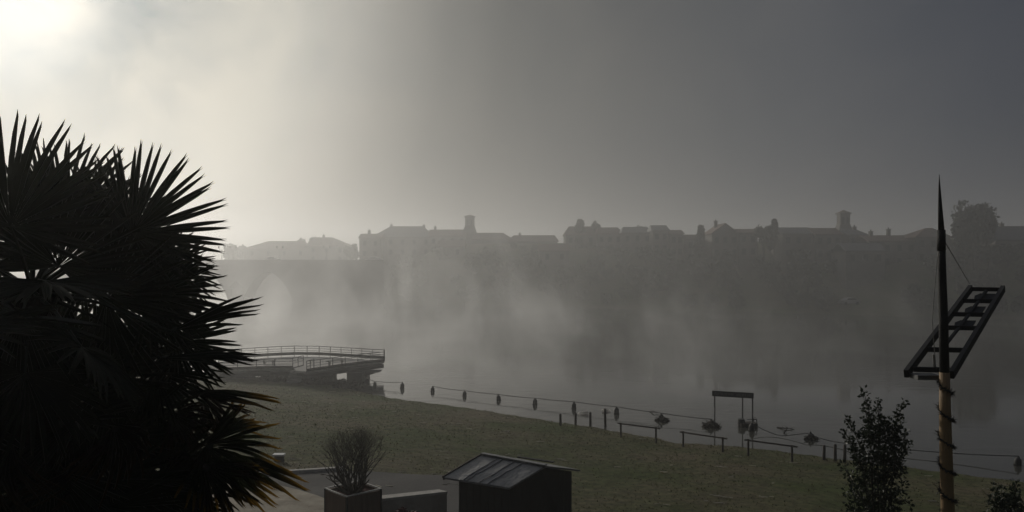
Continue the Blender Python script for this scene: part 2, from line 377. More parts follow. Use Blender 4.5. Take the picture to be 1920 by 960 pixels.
if MIST:
    ob, mt, v = volume_box('mist', (-95,42,.05), (75,200,7.5), .02, HAZE_G)
    mist_poly = [(-86,168),(-60,122),(-38,97),(-24,84),(-12,74),(0,65),(12,58),(24,51),(42,45),(60,42),(92,60),(118,132),(98,156),(76,172),(52,184),(28,192),(0,196),(-26,195),(-46,196),(-88,196)]
    k_ = len(mist_poly); mb_ = MB(); mb_.add([(x,y,.05) for x,y in mist_poly]+[(x,y,19) for x,y in mist_poly], [tuple(range(k_-1,-1,-1)), tuple(range(k_,2*k_))]+[(i,(i+1)%k_,k_+(i+1)%k_,k_+i) for i in range(k_)])
    ob.data = mb_.mesh('mist', mt)
    ob['label'] = 'drifting steam rising from the river surface'
    t = mt.node_tree; tcn = t.nodes.new('ShaderNodeTexCoord'); mp = t.nodes.new('ShaderNodeMapping')
    mp.inputs['Scale'].default_value = (.085,.050,.055)
    t.links.new(tcn.outputs['Object'], mp.inputs[0])
    n = t.nodes.new('ShaderNodeTexNoise'); n.inputs['Scale'].default_value = 1; n.inputs['Detail'].default_value = 3.5; n.inputs['Roughness'].default_value = .6
    n.inputs['Distortion'].default_value = .8
    t.links.new(mp.outputs[0], n.inputs['Vector'])
    sx = t.nodes.new('ShaderNodeSeparateXYZ'); t.links.new(tcn.outputs['Object'], sx.inputs[0])
    # thinner with height; threshold of the noise rises with height so plumes taper
    th = t.nodes.new('ShaderNodeMath'); th.operation = 'MULTIPLY_ADD'; th.inputs[1].default_value = -.0155; th.inputs[2].default_value = -.405
    t.links.new(sx.outputs['Z'], th.inputs[0])
    xr = t.nodes.new('ShaderNodeMapRange'); t.links.new(sx.outputs['X'], xr.inputs['Value'])   # steam thins out downstream
    xr.inputs['From Min'].default_value = -40; xr.inputs['From Max'].default_value = 50; xr.inputs['To Min'].default_value = .05; xr.inputs['To Max'].default_value = -.15
    ad = t.nodes.new('ShaderNodeMath'); ad.operation = 'ADD'; t.links.new(n.outputs['Fac'], ad.inputs[0]); t.links.new(th.outputs[0], ad.inputs[1])
    ad2 = t.nodes.new('ShaderNodeMath'); ad2.operation = 'ADD'; t.links.new(ad.outputs[0], ad2.inputs[0]); t.links.new(xr.outputs[0], ad2.inputs[1])
    yr = t.nodes.new('ShaderNodeMapRange'); 
    yx = t.nodes.new('ShaderNodeMath'); yx.operation = 'MULTIPLY_ADD'; yx.inputs[1].default_value = -.8      # and upstream towards the bridge
    t.links.new(sx.outputs['X'], yx.inputs[0]); t.links.new(sx.outputs['Y'], yx.inputs[2]); t.links.new(yx.outputs[0], yr.inputs['Value'])
    yr.inputs['From Min'].default_value = 150; yr.inputs['From Max'].default_value = 200; yr.inputs['To Min'].default_value = .0; yr.inputs['To Max'].default_value = -.24
    ad3 = t.nodes.new('ShaderNodeMath'); ad3.operation = 'ADD'; t.links.new(ad2.outputs[0], ad3.inputs[0]); t.links.new(yr.outputs[0], ad3.inputs[1]); ad2 = ad3
    mu = t.nodes.new('ShaderNodeMath'); mu.operation = 'MULTIPLY'; mu.inputs[1].default_value = .14; mu.use_clamp = True
    t.links.new(ad2.outputs[0], mu.inputs[0]); t.links.new(mu.outputs[0], v.inputs['Density'])

# ---------------------------------------------------------------- bridge
DB = 200.0
def bridge():
    root = empty('stone_bridge', (0,0,0), 'old stone road bridge with a pointed arch across the foggy river', 'bridge')
    zt = P(0,487,DB).z - .9
    def X_(px): return (px-960)/F*DB
    arches = [(X_(455), X_(549), 8.0), (X_(335), X_(429), 8.0), (X_(215), X_(309), 7.6), (X_(100), X_(190), 7.0)]
    xsn = []
    for a, b, h in arches:
        for i in range(25): xsn.append(a+(b-a)*i/24)
    x0, x1 = X_(60), X_(720); pts = []
    def soff(x):
        for a, b, h in arches:
            if a < x < b:
                u = abs((x-(a+b)/2)/((b-a)/2)); return h*(1-u**1.9)**.62
        return None
    arches.sort()
    prof = [(x0,-1.8)]
    for a, b, h in arches:
        prof.append((a,-1.8))
        for i in range(0, 33):
            x = a+(b-a)*i/32; u = abs(i/16-1); prof.append((x, max(0, h*(1-u**1.75)**.72) if u < 1 else .0))
        prof.append((b,-1.8))
    prof.append((x1,-1.8))
    m = MB()
    y0, y1 = DB, DB+7.5
    for (xa,za), (xb,zb) in zip(prof[:-1], prof[1:]):
        if xb-xa > 1e-6:
            m.add([(xa,y0,za),(xb,y0,zb),(xb,y0,zt),(xa,y0,zt)], [(0,1,2,3)])
            m.add([(xa,y1,za),(xb,y1,zb),(xb,y1,zt),(xa,y1,zt)], [(3,2,1,0)])
            m.add([(xa,y0,zt),(xb,y0,zt),(xb,y1,zt),(xa,y1,zt)], [(0,1,2,3)])
        m.add([(xa,y0,za),(xb,y0,zb),(xb,y1,zb),(xa,y1,za)], [(3,2,1,0)])
    m.build('arch_wall', M['stone'], root)
    rd = MB(); rd.box(((x0+x1)/2, (y0+y1)/2, zt+.1), (x1-x0, 6.6, .19)); rd.build('road_deck', M['asphalt'], root)
    for yy in (y0-.12, y1+.12):
        p = MB(); p.box(((x0+x1)/2, yy+(.12 if yy < y0 else -.12), zt+.46), (x1-x0, .45, .88)); p.build('parapet', M['stone'], root)
    s = MB(); s.box(((x0+x1)/2, y0-.09, zt-.35), (x1-x0, .18, .25)); s.build('string_course', M['stone'], root)
    for px in (442, 322, 202):
        c = MB(); xx = X_(px); zz = 4.2
        c.add([(xx-1.8,y0,-1.8),(xx+1.8,y0,-1.8),(xx,y0-2.6,-1.8),(xx-1.8,y0,zz),(xx+1.8,y0,zz),(xx,y0-2.6,zz-.4),(xx,y0,zz+1.6)],
              [(0,2,5,3),(2,1,4,5),(3,5,6),(5,4,6)])
        c.build('cutwater', M['stone'], root)
    return zt
zdeck = bridge()
def lamp_post(loc, label, h=3.9):
    r = empty('street_lamp', loc, label, 'street lamp', 'twin lantern street lamps along the bridge')
    m = MB(); m.tube([(0,0,0),(0,0,.6),(0,0,h-.5)], [.12,.08,.05], 6); m.build('pole', M['steel'], r)
    m = MB(); m.tube([(-.75,0,h-.35),(-.4,0,h-.75),(0,0,h-.85),(.4,0,h-.75),(.75,0,h-.35)], .035, 5); m.build('bracket', M['steel'], r)
    for s in (-1,1):
        m = MB(); m.lathe([(.06,-.3),(.16,-.25),(.22,.1),(.24,.14),(.08,.32),(.02,.4)], (s*.75,0,h-.05), 8); m.build('lantern', M['steel'], r)
for px, d in ((415,0),(436,0),(524,0),(612,0)):
    lab = {415:'street lamp on the bridge closest to the palm leaves', 436:'twin lantern street lamp on the bridge just left of the pointed arch',
           524:'street lamp on the bridge above the right half of the pointed arch', 612:'street lamp on the bridge before the wide town house'}[px]
    p = P(px, 487, DB+.4); lamp_post((p.x, DB+.75, zdeck+.2), lab)
def car(loc, rz, paint, label):
    r = empty('parked_car', loc, label, 'car'); r.rotation_euler = (0,0,rz)
    m = MB(); prof = [(-2.05,.3),(-2.1,.75),(-1.95,.95),(-1.2,1.02),(-.65,1.42),(.75,1.45),(1.45,1.0),(2.05,.88),(2.1,.55),(2.05,.3)]
    n = len(prof); W_ = .85
    m.add([(x,-W_,z) for x,z in prof]+[(x,W_,z) for x,z in prof], [tuple(range(n)), tuple(range(2*n-1,n-1,-1))]+[(i,(i+1)%n,n+(i+1)%n,n+i) for i in range(n)])
    m.build('body', paint, r)
    for s in (-1,1):
        m = MB(); m.add([(-1.1,s*.856,1.02),(-.6,s*.856,1.36),(.7,s*.856,1.38),(1.3,s*.856,1.02)], [(0,1,2,3)]); m.build('side_window', M['glass'], r)
    for x in (-1.3,1.3):
        for s in (-1,1):
            m = MB(); m.tube([(x,s*.66,.32),(x,s*.88,.32)], .32, 12); m.build('wheel', M['rubber'], r)
    for s in (-1,1):
        m = MB(); m.box((2.09,s*.6,.72), (.06,.35,.16)); m.build('headlight', M['white'], r)
car((P(503,487,DB).x, DB+3.6, zdeck+.2), math.pi, M['carwhite'], 'white car crossing the bridge above the pointed arch')
car((P(697,487,DB).x, DB+3.6, zdeck+.2), math.pi, M['carwhite'], 'pale car at the town end of the bridge below the wide town house')

# ---------------------------------------------------------------- far bank houses
def chimney_mb(x, y, z, h=1.3, s=.7):
    m = MB(); m.box((x,y,z+h/2-.4), (s,s,h+.8)); m.box((x,y,z+h+.06), (s+.2,s+.2,.12)); m.tube([(x,y,z+h+.1),(x,y,z+h+.5)], .13, 6); return m
def house(pl, pr_, ye, yr, D, label, depth=9.0, roof='gable', hip=(0,0), wall='render1', rmat='tile', ch=(), nwin=3, floors=2):
    xl, xr = P(pl,0,D).x, P(pr_,0,D).x; ze, zr = P(0,ye,D).z, P(0,yr,D).z
    xc = (xl+xr)/2; W_ = (xr-xl)/2
    zb = min(g(xl,D), g(xr,D), g(xc,D+depth), g(xc,D)) - .6
    r = empty('house', (xc, D+depth/2, zb), label, 'house')
    hw = W_-.35; hd = depth/2-.3; z1 = ze-zb; z2 = zr-zb
    m = MB()
    if roof == 'gable_front':
        m.add([(-hw,-hd,0),(hw,-hd,0),(hw,hd,0),(-hw,hd,0),(-hw,-hd,z1),(hw,-hd,z1),(hw,hd,z1),(-hw,hd,z1),(0,-hd,z2-.15),(0,hd,z2-.15)],
              [(0,1,5,8,4),(2,3,7,9,6),(1,2,6,5),(3,0,4,7)])
    else:
        top = z2-.15; a = -hw+hip[0]; b = hw-hip[1]
        m.add([(-hw,-hd,0),(hw,-hd,0),(hw,hd,0),(-hw,hd,0),(-hw,-hd,z1),(hw,-hd,z1),(hw,hd,z1),(-hw,hd,z1),(a,0,top),(b,0,top)],
              [(0,1,5,4),(2,3,7,6),(1,2,6,9,5),(3,0,4,8,7)])
    m.build('wall', M[wall], r)
    m = MB(); o = .35; t_ = .14
    if roof == 'gable_front':
        for s in (-1,1):
            m.add([(s*W_,-depth/2,z1-.12),(0,-depth/2,z2),(0,depth/2,z2),(s*W_,depth/2,z1-.12),(s*W_,-depth/2,z1-.12+t_),(0,-depth/2,z2+t_),(0,depth/2,z2+t_),(s*W_,depth/2,z1-.12+t_)],
                  [(0,1,2,3),(7,6,5,4),(0,4,5,1),(2,6,7,3),(0,3,7,4)])
    else:
        a = -W_+hip[0]; b = W_-hip[1]; e = z1-.12; d2 = depth/2
        lo = [(-W_,-d2,e),(W_,-d2,e),(W_,d2,e),(-W_,d2,e),(a,0,z2),(b,0,z2)]
        hi = [(x,y,z+t_) for x,y,z in lo]
        m.add(lo+hi, [(1,0,4,5),(3,2,5,4),(6,7,11,10),(8,9,10,11),(7,8,11),(9,6,10),(2,1,5),(0,3,4),(0,1,7,6),(1,2,8,7),(2,3,9,8),(3,0,6,9)])
    rf = m.build('roof', M[rmat], r)
    for cx, ch_ in ch:
        chimney_mb((P(cx,0,D).x-xc), 0, z2-.2, ch_).build('chimney', M['render1'], rf)
    if nwin:
        vis = min(z1-.8, 3.0*floors)
        for fl in range(floors):
            for i in range(nwin):
                wx = -hw+(i+.5)*2*hw/nwin; wz = z1-1.5-fl*2.9
                if wz < .8: continue
                m = MB(); m.box((wx,-hd-.03,wz), (1.15,.10,1.6)); wf = m.build('window', M[wall], r)
                m = MB(); m.box((wx,-hd-.09,wz), (.95,.04,1.4)); m.build('pane', M['glass'], wf)
    return r
house(455,580,466,452,262,'long low building behind the bridge above the pointed arch', 10, 'gable', (7,3), 'render1','tile', (), 4)
house(572,652,460,445,258,'misty building right of the long low one behind the bridge', 10, 'gable', (2,6), 'render1','tile', ((600,1.0),), 3)
house(671,716,446,438,226,'narrow flat end wing at the left side of the wide town house', 9, 'gable', (0,0), 'render1','tile', ((687,1.2),), 2)
house(697,812,444,423,232,'wide town house with tall hipped roof left of the church tower', 14, 'gable', (4.4,3.6), 'render1','slate', ((727,.7),(790,.5)), 5)
house(802,876,442,430,232,'long church nave roof directly left of the square tower', 10, 'gable', (0,0), 'render2','tile', ((813,1.1),), 4)
house(884,962,448,436,230,'lower tiled house directly right of the church tower', 10, 'gable', (0,3), 'render1','tile', (), 4)
house(950,1048,452,441,222,'low long roof between the church and the wooded rise', 9, 'gable', (2,1), 'render1','tile', ((975,.7),), 4)
house(1058,1120,440,424,212,'house tucked under the pointed tree on the wooded rise', 9, 'gable', (1.5,1), 'render1','tile', ((1119,1.6),), 3)
house(1118,1170,438,426,208,'tiled house with hipped end right of the pointed tree', 9, 'gable', (1,1), 'render1','tile', (), 3)
house(1165,1226,436,425,204,'house with rounded trees behind it in the middle of the far bank', 9, 'gable', (1,1), 'render1','slate', (), 3)
house(1222,1257,432,422,198,'small tall block stepping above its neighbour on the skyline', 8, 'gable', (.3,.3), 'render1','slate', (), 2)
house(1255,1284,438,431,197,'lower flat step beside the small tall block', 8, 'gable', (0,0), 'render1','tile', (), 2)
house(1280,1336,448,440,196,'low garden wing behind the lone conifer', 7, 'gable', (0,0), 'render1','tile', (), 2)
house(1333,1388,438,419,188,'gabled house between the lone conifer and the bushy twin tree', 9, 'gable_front', (0,0), 'render1','tile', ((1351,.9),), 3)
house(1384,1424,436,429,186,'low wing between gabled house and bushy twin tree', 8, 'gable', (0,0), 'render1','tile', (), 2)
house(1466,1530,438,426,182,'long roofed building right of the bushy twin tree', 9, 'gable', (0,0), 'render1','slate', (), 3)
house(1528,1582,439,427,181,'long roofed building directly left of the bell tower', 9, 'gable', (0,0), 'render1','tile', (), 3)
house(1590,1630,440,430,180,'gable ended building directly right of the bell tower', 9, 'gable', (0,1.0), 'render1','slate', ((1618,.9),), 2)
house(1628,1724,452,441,174,'long low roof between bell tower and the mast', 9, 'gable', (0,0), 'render1','tile', ((1650,1.1),(1684,1.6)), 4)
house(1716,1786,444,427,172,'hipped house showing behind the tip of the mast', 9, 'gable', (4.5,2), 'render1','tile', (), 3)
house(1584,1664,470,456,170,'pale walled house halfway down the bank left of the mast', 7, 'gable', (0,0), 'render2','slate', (), 3, 1)
house(1864,1990,450,423,168,'large house at the right edge beside the big round tree', 11, 'gable', (0,3), 'render2','slate', ((1908,.8),), 4)
house(820,872,462,450,216,'small house below the church nave roof', 7, 'gable', (0,0), 'render2','tile', (), 2, 1)
house(1010,1070,470,458,200,'small house on the slope below the wooded rise', 7, 'gable', (0,0), 'render1','tile', (), 2, 1)

def tower(pl, pr_, yt, yb, D, label, cap):
    x0, x1 = P(pl,0,D).x, P(pr_,0,D).x; w_ = x1-x0; xc = (x0+x1)/2; zt = P(0,yt,D).z; zb = g(xc,D)-.5; h = zt-zb
    r = empty('church_tower', (xc, D+w_/2, zb), label, 'church tower')
    hb = P(0,yb,D).z-zb
    m = MB(); q = w_/2
    rings = [(q+.9,0),(q+.8,hb-1.0),(q+.1,hb+1.2),(q,hb+1.5),(q,h)]
    v_ = []; f_ = []
    for r_, z in rings: v_ += [(-r_,-r_,z),(r_,-r_,z),(r_,r_,z),(-r_,r_,z)]
    for i in range(len(rings)-1):
        for j in range(4): f_.append((i*4+j, i*4+(j+1)%4, (i+1)*4+(j+1)%4, (i+1)*4+j))
    f_.append((16,17,18,19)); m.add(v_, f_); m.build('wall', M['stone'], r)
    m = MB(); m.box((0,0,h+.15), (w_+.5,w_+.5,.3)); m.build('cornice', M['stone'], r)
    m = MB(); c = w_/2+.15
    m.add([(-c,-c,h+.3),(c,-c,h+.3),(c,c,h+.3),(-c,c,h+.3),(0,0,h+.3+cap)], [(0,1,4),(1,2,4),(2,3,4),(3,0,4),(3,2,1,0)]); m.build('roof', M['tile'], r)
    for s in (-.45,.45):
        m = MB(); m.box((s*q,-q-.02,h-1.6), (.5,.12,1.7)); m.build('belfry_opening', M['glass'], r)
tower(872,889,407,432,235,'square church tower with low cap on the left skyline', .5)
tower(1576,1594,401,432,190,'square bell tower standing among roofs on the right skyline', .7)

# ---------------------------------------------------------------- trees
def crown_mesh(name, rx, rz, n, size, seed, m_, lumps=9, base=.0, shape='round'):
    q = random.Random(seed); m = MB(); L = []
    for i in range(lumps):
        a = q.uniform(0, 6.28); e = q.uniform(-.7,1.0); k = q.uniform(.35,.75)
        cx = rx*k*math.cos(a)*math.cos(e); cy = rx*k*math.sin(a)*math.cos(e); cz = rz*k*math.sin(e)
        if shape == 'cone':
            t = i/max(1,lumps-1); rr = rx*(1-t)*.5; cx = rr*math.cos(a); cy = rr*math.sin(a); cz = rz*(2*t-1)*.85; L.append((cx,cy,cz,rx*(.62-.26*t)))
        else: L.append((cx,cy,cz,rx*q.uniform(.34,.52)))
    for i in range(n):
        cx,cy,cz,r = L[i % lumps]
        d = Vector((q.gauss(0,1),q.gauss(0,1),q.gauss(0,1))).normalized()
        p = Vector((cx,cy,cz)) + d*r*(q.random()**.35)*Vector((1,1,.9)).length/1.6 if False else Vector((cx,cy,cz)) + d*r*(q.random()**.35)
        a = Vector((q.gauss(0,1),q.gauss(0,1),q.gauss(0,1))).normalized(); b = a.cross(d)
        if b.length < .05: continue
        b.normalize(); s = size*q.uniform(.6,1.4)
        m.add([p-a*s, p-b*s*.6, p+a*s, p+b*s*.6], [(0,1,2,3)])
    return m.mesh(name, m_)
CR = [crown_mesh('crown', 3.0, 2.7, 1500, .42, 20+i, M['fartree'], 9+i) for i in range(4)]
CONE = crown_mesh('crown', 2.3, 3.6, 1500, .36, 40, M['fartree'], 10, shape='cone')
BIG = crown_mesh('crown', 5.4, 3.6, 5200, .42, 52, M['fartree'], 18)
def trunk_mesh(h, r):
    m = MB(); m.tube([(0,0,-.4),(.05,0,h*.5),(-.05,.05,h)], [r*1.4,r,r*.5], 7)
    for a in (.4,2.2,4.0,5.3): m.tube([(0,0,h*.55),(math.cos(a)*h*.2,math.sin(a)*h*.2,h*.85),(math.cos(a)*h*.32,math.sin(a)*h*.32,h*1.1)], [r*.5,r*.35,r*.15], 5)
    return m.mesh('trunk', M['bark'])
TR = trunk_mesh(3.5, .22)
def tree(x, y, s, crown, label, group=None, h=2.6, sz=1.0, name='tree', sxy=1.0):
    z = g(x,y); r = empty(name, (x,y,z), label, 'tree', group)
    a = rnd.uniform(0,6.28)
    link('trunk', TR, r, Matrix.Diagonal((s,s,s,1)))
    link('crown', crown, r, Matrix.Translation((0,0,(h+1.6)*s)) @ Matrix.Rotation(a,4,'Z') @ Matrix.Diagonal((s*sxy,s*sxy,s*sz,1)))
    return r
def tree_px(px, ytop, D, s_w, crown, label, group=None, half=2.7, name='tree', wid=3.0):
    # crown top at pixel row ytop, half width s_w pixels
    zs_ = 1.0 if crown is CONE else 1.4; s_w = s_w*(1.25 if crown is CONE else 1)
    top = P(px,ytop,D).z; x = P(px,0,D).x; z = g(x,D); sw = s_w/F*D/wid
    hcr = half*sw; r = empty(name, (x,D,z), label, 'tree', group)
    th = max(1.0, top-2*hcr*zs_-z+hcr)
    link('trunk', TR, r, Matrix.Diagonal((sw*1.2,sw*1.2,th/3.5,1)))
    link('crown', crown, r, Matrix.Translation((0,0,top-hcr*1.15*zs_-z)) @ Matrix.Rotation(rnd.uniform(0,6.28),4,'Z') @ Matrix.Diagonal((sw,sw,sw*zs_,1)))
    return r
tree_px(1827,379,166,46,BIG,'big round dark tree on the skyline right of the mast', None, 3.7, 'round_tree', 5.6)
tree_px(1314,413,189,14,CONE,'lone pointed conifer on the far skyline', None, 4.4, 'conifer', 2.3)
tree_px(1432,412,183,18,CR[0],'lower half of the bushy twin tree on the skyline', None, 3, 'broad_tree')
tree_px(1452,404,182,13,CONE,'taller pointed half of the bushy twin tree on the skyline', None, 4.2, 'conifer', 2.3)
tree_px(1088,403,214,17,CONE,'pointed tree crowning the wooded rise in the middle', None, 4.2, 'conifer', 2.3)
tree_px(1120,410,215,12,CR[1],'loose round tree right of the pointed tree', None, 3, 'broad_tree')
tree_px(1200,417,212,18,CR[2],'round tree standing behind the middle houses', None, 3, 'broad_tree')
tree_px(1362,418,195,12,CR[3],'small tree behind the gabled house', None, 3, 'broad_tree')
tree_px(562,437,270,18,CR[1],'faint tree rising behind the bridge left of the misty building', None, 3, 'broad_tree')
tree_px(592,436,275,14,CR[0],'faint tree rising behind the misty building', None, 3, 'broad_tree')
tree_px(440,448,280,26,CR[2],'very faint wide tree behind the left end of the bridge', None, 3, 'broad_tree')
tree_px(658,450,235,15,CR[3],'faint tree in the gap left of the wide town house', None, 3, 'broad_tree')
tree_px(690,437,245,8,CR[3],'small tree top over the narrow end wing', None, 3, 'broad_tree')
tree_px(1768,430,172,16,CR[0],'bare topped tree behind the tip of the mast', None, 3, 'broad_tree')
tree_px(352,636,100,16,CONE,'dark conifer on the near bank seen through the palm leaves', None, 4.2, 'conifer', 2.3)
tree_px(318,650,102,24,CR[2],'dark round tree on the near bank behind the palm', None, 3, 'broad_tree')
# the wooded slope under the town: loose trees, none of them told apart in the fog
q = random.Random(3); n = 0
slope = []
while n < 120:
    x = q.uniform(-34, 112); i = n
    fl = np.interp(x, [p[0] for p in far_line[3:]], [p[1] for p in far_line[3:]])
    y = fl + q.uniform(.5, 30)
    if any((x-a)**2+(y-b)**2 < 7 for a, b in slope): continue
    px = 960+F*x/y
    if 1570 < px < 1680 and y < 172: continue
    slope.append((x, y)); n += 1
    s = q.uniform(.6, 1.15)*(1 if y-fl > 8 else .75)
    s = min(s, max(.35, (CH+(YH-456)/F*y-g(x,y))/6.6))
    tree(x, y, s, CR[q.randrange(4)], 'dim dark tree on the wooded slope below the town', 'trees covering the far river bank', h=q.uniform(.9,2.0), name='bank_tree')
car((P(1592,0,165).x, 165, g(P(1592,0,165).x,165)+.05), .2, M['cargrey'], 'pale car parked on the bank below the pale walled house')

# ---------------------------------------------------------------- river platform (viewing terrace)
def platform():
    root = empty('river_platform', (-17,70,0), 'dark concrete viewing platform with metal railings jutting over the river', 'platform')
    off = Vector((-17,70,0))
    def U(px, py, z):                      # point at height z behind a pixel
        D = F*(CH-z)/(py-YH); return Vector(((px-960)/F*D, D, z))-off
    zs = 1.45                                 # deck surface
    near = [U(410,694,zs), U(500,691,zs), U(549,690.5,zs), U(556,695,zs), U(575,696.5,zs), U(600,693,zs), U(640,687,zs), U(690,680.5,zs), U(720,677.5,zs)]
    far = [U(721,676.5,zs), U(697,675.5,zs), U(664,673,zs), U(628,670.5,zs), U(590,668.7,zs), U(548,668.5,zs), U(500,671,zs), U(430,676,zs), U(380,681,zs)]
    poly = near+far; n = len(poly)
    def slab(name, z0, z1, m_, grow=0):
        c = sum(poly, Vector())/n
        q_ = [c+(p-c)*(1+grow) for p in poly]
        m = MB(); m.add([(p.x,p.y,z0) for p in q_]+[(p.x,p.y,z1) for p in q_], [tuple(range(n-1,-1,-1)), tuple(range(n,2*n))]+[(i,(i+1)%n,n+(i+1)%n,n+i) for i in range(n)])
        return m.build(name, m_, root)
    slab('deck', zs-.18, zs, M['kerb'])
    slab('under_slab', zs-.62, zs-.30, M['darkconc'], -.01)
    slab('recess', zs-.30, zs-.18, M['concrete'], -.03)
    def railing(pts, name, post_step, band, h=.95, lift=.12):
        # a solid band carried just above the deck, posts, three rails
        L = [0]
        for a, b in zip(pts[:-1], pts[1:]): L.append(L[-1]+(b-a).length)
        def at(s):
            for i in range(len(pts)-1):
                if s <= L[i+1]+1e-6: return pts[i].lerp(pts[i+1], (s-L[i])/(L[i+1]-L[i]))
            return pts[-1].copy()
        k = max(1, round(L[-1]/post_step)); m = MB()
        r = MB()
        for i in range(k):
            a, b = at(L[-1]*i/k), at(L[-1]*(i+1)/k)
            for hh in (h, h-.22, h-.44): m.tube([a+Vector((0,0,hh)), b+Vector((0,0,hh))], .022 if hh < h else .032, 5)
            r.bar(a+Vector((0,0,lift+band/2)), b+Vector((0,0,lift+band/2)), .09, band)
        m.build('rail', M['steel'], root)
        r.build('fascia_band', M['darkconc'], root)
        for i in range(k+1):
            a = at(L[-1]*i/k); m = MB(); m.bar(a+Vector((0,0,-.02)), a+Vector((0,0,h)), .06, .04, up=Vector((0,1,0))); m.build('post', M['steel'], root)
    railing([far[0]]+far[1:9], 'far', 1.25, .27, 1.0, .16)
    railing([near[4],near[5],near[6],near[7],near[8]], 'near', 1.45, .22, .85, .0)
    railing([near[0],near[1],near[2]], 'left', 1.35, .22, .8, .0)
    railing([near[8], far[0]], 'tip', 1.0, .27, 1.0, .10)
    railing([near[2], near[2]+Vector((.4,1.9,0))], 'stair', 1.0, .06, .85, .0)
    railing([near[4], near[4]+Vector((.2,1.6,0))], 'stair2', 1.0, .06, .85, .0)
    # benches on the deck
    for a, b in ((U(493,683,zs), U(515,684.5,zs)), (U(614,687,zs), U(645,683,zs))):
        m = MB(); m.bar(a+Vector((0,0,.42)), b+Vector((0,0,.42)), .42, .07)
        for t in (.12,.88):
            p = a.lerp(b,t); m.box((p.x,p.y,p.z+.19), (.12,.35,.38))
        m.build('bench', M['kerb'], root)
    # piers with bracket heads
    def pier(px0, px1, py, w_, name='pier', arm=0):
        a = U(px0,py,.0); b = U(px1,py,.0); c = (a+b)/2; L = (b-a).length
        m = MB(); m.box((c.x,c.y+.8,(-1.2+zs-.62)/2), (L,w_,zs-.62+1.2))
        if arm:
            m.add([(b.x,c.y-.2,zs-.62),(b.x+arm,c.y-.2,zs-.62),(b.x,c.y-.2,zs-1.05),(b.x,c.y+1.2,zs-.62),(b.x+arm,c.y+1.2,zs-.62),(b.x,c.y+1.2,zs-1.05)], [(0,2,1),(3,4,5),(2,5,4,1),(0,1,4,3)])
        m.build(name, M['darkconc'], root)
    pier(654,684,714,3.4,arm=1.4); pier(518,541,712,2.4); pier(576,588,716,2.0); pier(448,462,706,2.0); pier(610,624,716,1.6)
    # low mass wall under the middle
    m = MB(); a = U(545,712,0); b = U(612,719,0); m.bar(a+Vector((0,2.5,-.1)), b+Vector((0,2.5,-.1)), .6, 1.5); m.build('retaining_wall', M['darkconc'], root)
    # steps down to the lawn in the notch
    for i in range(5):
        m = MB(); c = (near[3]+near[2])/2; m.box((c.x+.3,c.y-.25-.3*i,zs-.17*(i+1)), (1.1,.3,.16)); m.build('step', M['concrete'], root)
platform()
def bush(x, y, r, h, m_, n, size, label, name, cat='bush', seed=1, group=None, lumps=6):
    z = g(x,y); ro = empty(name, (x,y,z), label, cat, group); q = random.Random(seed)
    me = crown_mesh('foliage', r, h/2, n, size, seed, m_, lumps); link('foliage', me, ro, Matrix.Translation((0,0,h*.42)))
    m = MB()
    for i in range(5):
        a = i*1.3; m.tube([(0,0,-.1),(math.cos(a)*r*.3,math.sin(a)*r*.3,h*.3),(math.cos(a)*r*.5,math.sin(a)*r*.5,h*.65)], [.03,.02,.01], 4)
    m.build('stem', M['bark'], ro)
    return ro
bl = ['low scrub under the left end of the river platform','low scrub between the left piers of the platform','dense scrub under the platform steps','dark scrub under the middle of the platform','scrub beside the wide pier at the water end','ragged scrub in the gap left of the wide pier','low scrub below the platform bench']
for i, (px, py, r) in enumerate([(455,707,1.1),(495,712,1.0),(545,716,1.1),(590,720,1.1),(668,728,.8),(636,726,.9),(515,714,.8)]):
    p = on_ground(px, py+2); bush(p.x, p.y+.4, r, .6, M['reed'], 900, .10, bl[i], 'scrub_bush', seed=70+i, group='scrub under the river platform')

# ---------------------------------------------------------------- line of floats, cable
def wpt(px, py, z=0.0):
    D = F*(CH-z)/(py-YH); return Vector(((px-960)/F*D, D, z))
fl_ = [(703,723),(754,728),(811,734),(871,742.5),(935,750),(1003,758),(1076,766),(1156,776),(1241,788),(1334,799),(1409,808),(1520,823),(1908,872)]
flab = ['small float in front of the platform pier','float at the broken cable end nearest the platform','first float right of the cable gap','second float right of the cable gap','third float right of the cable gap',
        'float left of the first bollard in the water line','float just left of the swimming swan','float right of the swan on the cable','float buried in a small heap of drift','float buried in the biggest heap of drift under the sign',
        'tall float below the right post of the sign','float with drift wood between sign and evergreen shrub','last float near the right edge beyond the mast']
def float_mesh():
    m = MB(); m.lathe([(.05,-.3),(.13,-.28),(.165,-.2),(.17,.24),(.14,.32),(.07,.36),(.05,.44),(.03,.46)], n=14); return m.mesh('body', M['floatdark'], True)
fm = float_mesh(); ringm = MB(); ringm.lathe([(.172,-.02),(.19,0),(.19,.05),(.172,.07)], n=14); ringm = ringm.mesh('ring', M['rubber'], True)
tops = []
for i, (px, py) in enumerate(fl_):
    p = wpt(px, py); s = 1.0 if i < 5 else 1.0
    if i == 0: s = .8
    r = empty('float', p, 'dark barrel shaped ' + flab[i], 'float', 'floats strung on the river cable')
    r.scale = (s*rnd.uniform(.85,1.05), s, s*rnd.uniform(.95,1.15)); r.rotation_euler = (rnd.uniform(-.08,.08), rnd.uniform(-.1,.1), rnd.uniform(0,3))
    link('body', fm, r); link('ring', ringm, r)
    tops.append(p+Vector((0,0,.44*r.scale[2])))
def cable(a, b, sag, label, r=.022):
    m = MB(); k = 12; pts = [a.lerp(b, i/k)-Vector((0,0,4*sag*(i/k)*(1-i/k))) for i in range(k+1)]
    return pts
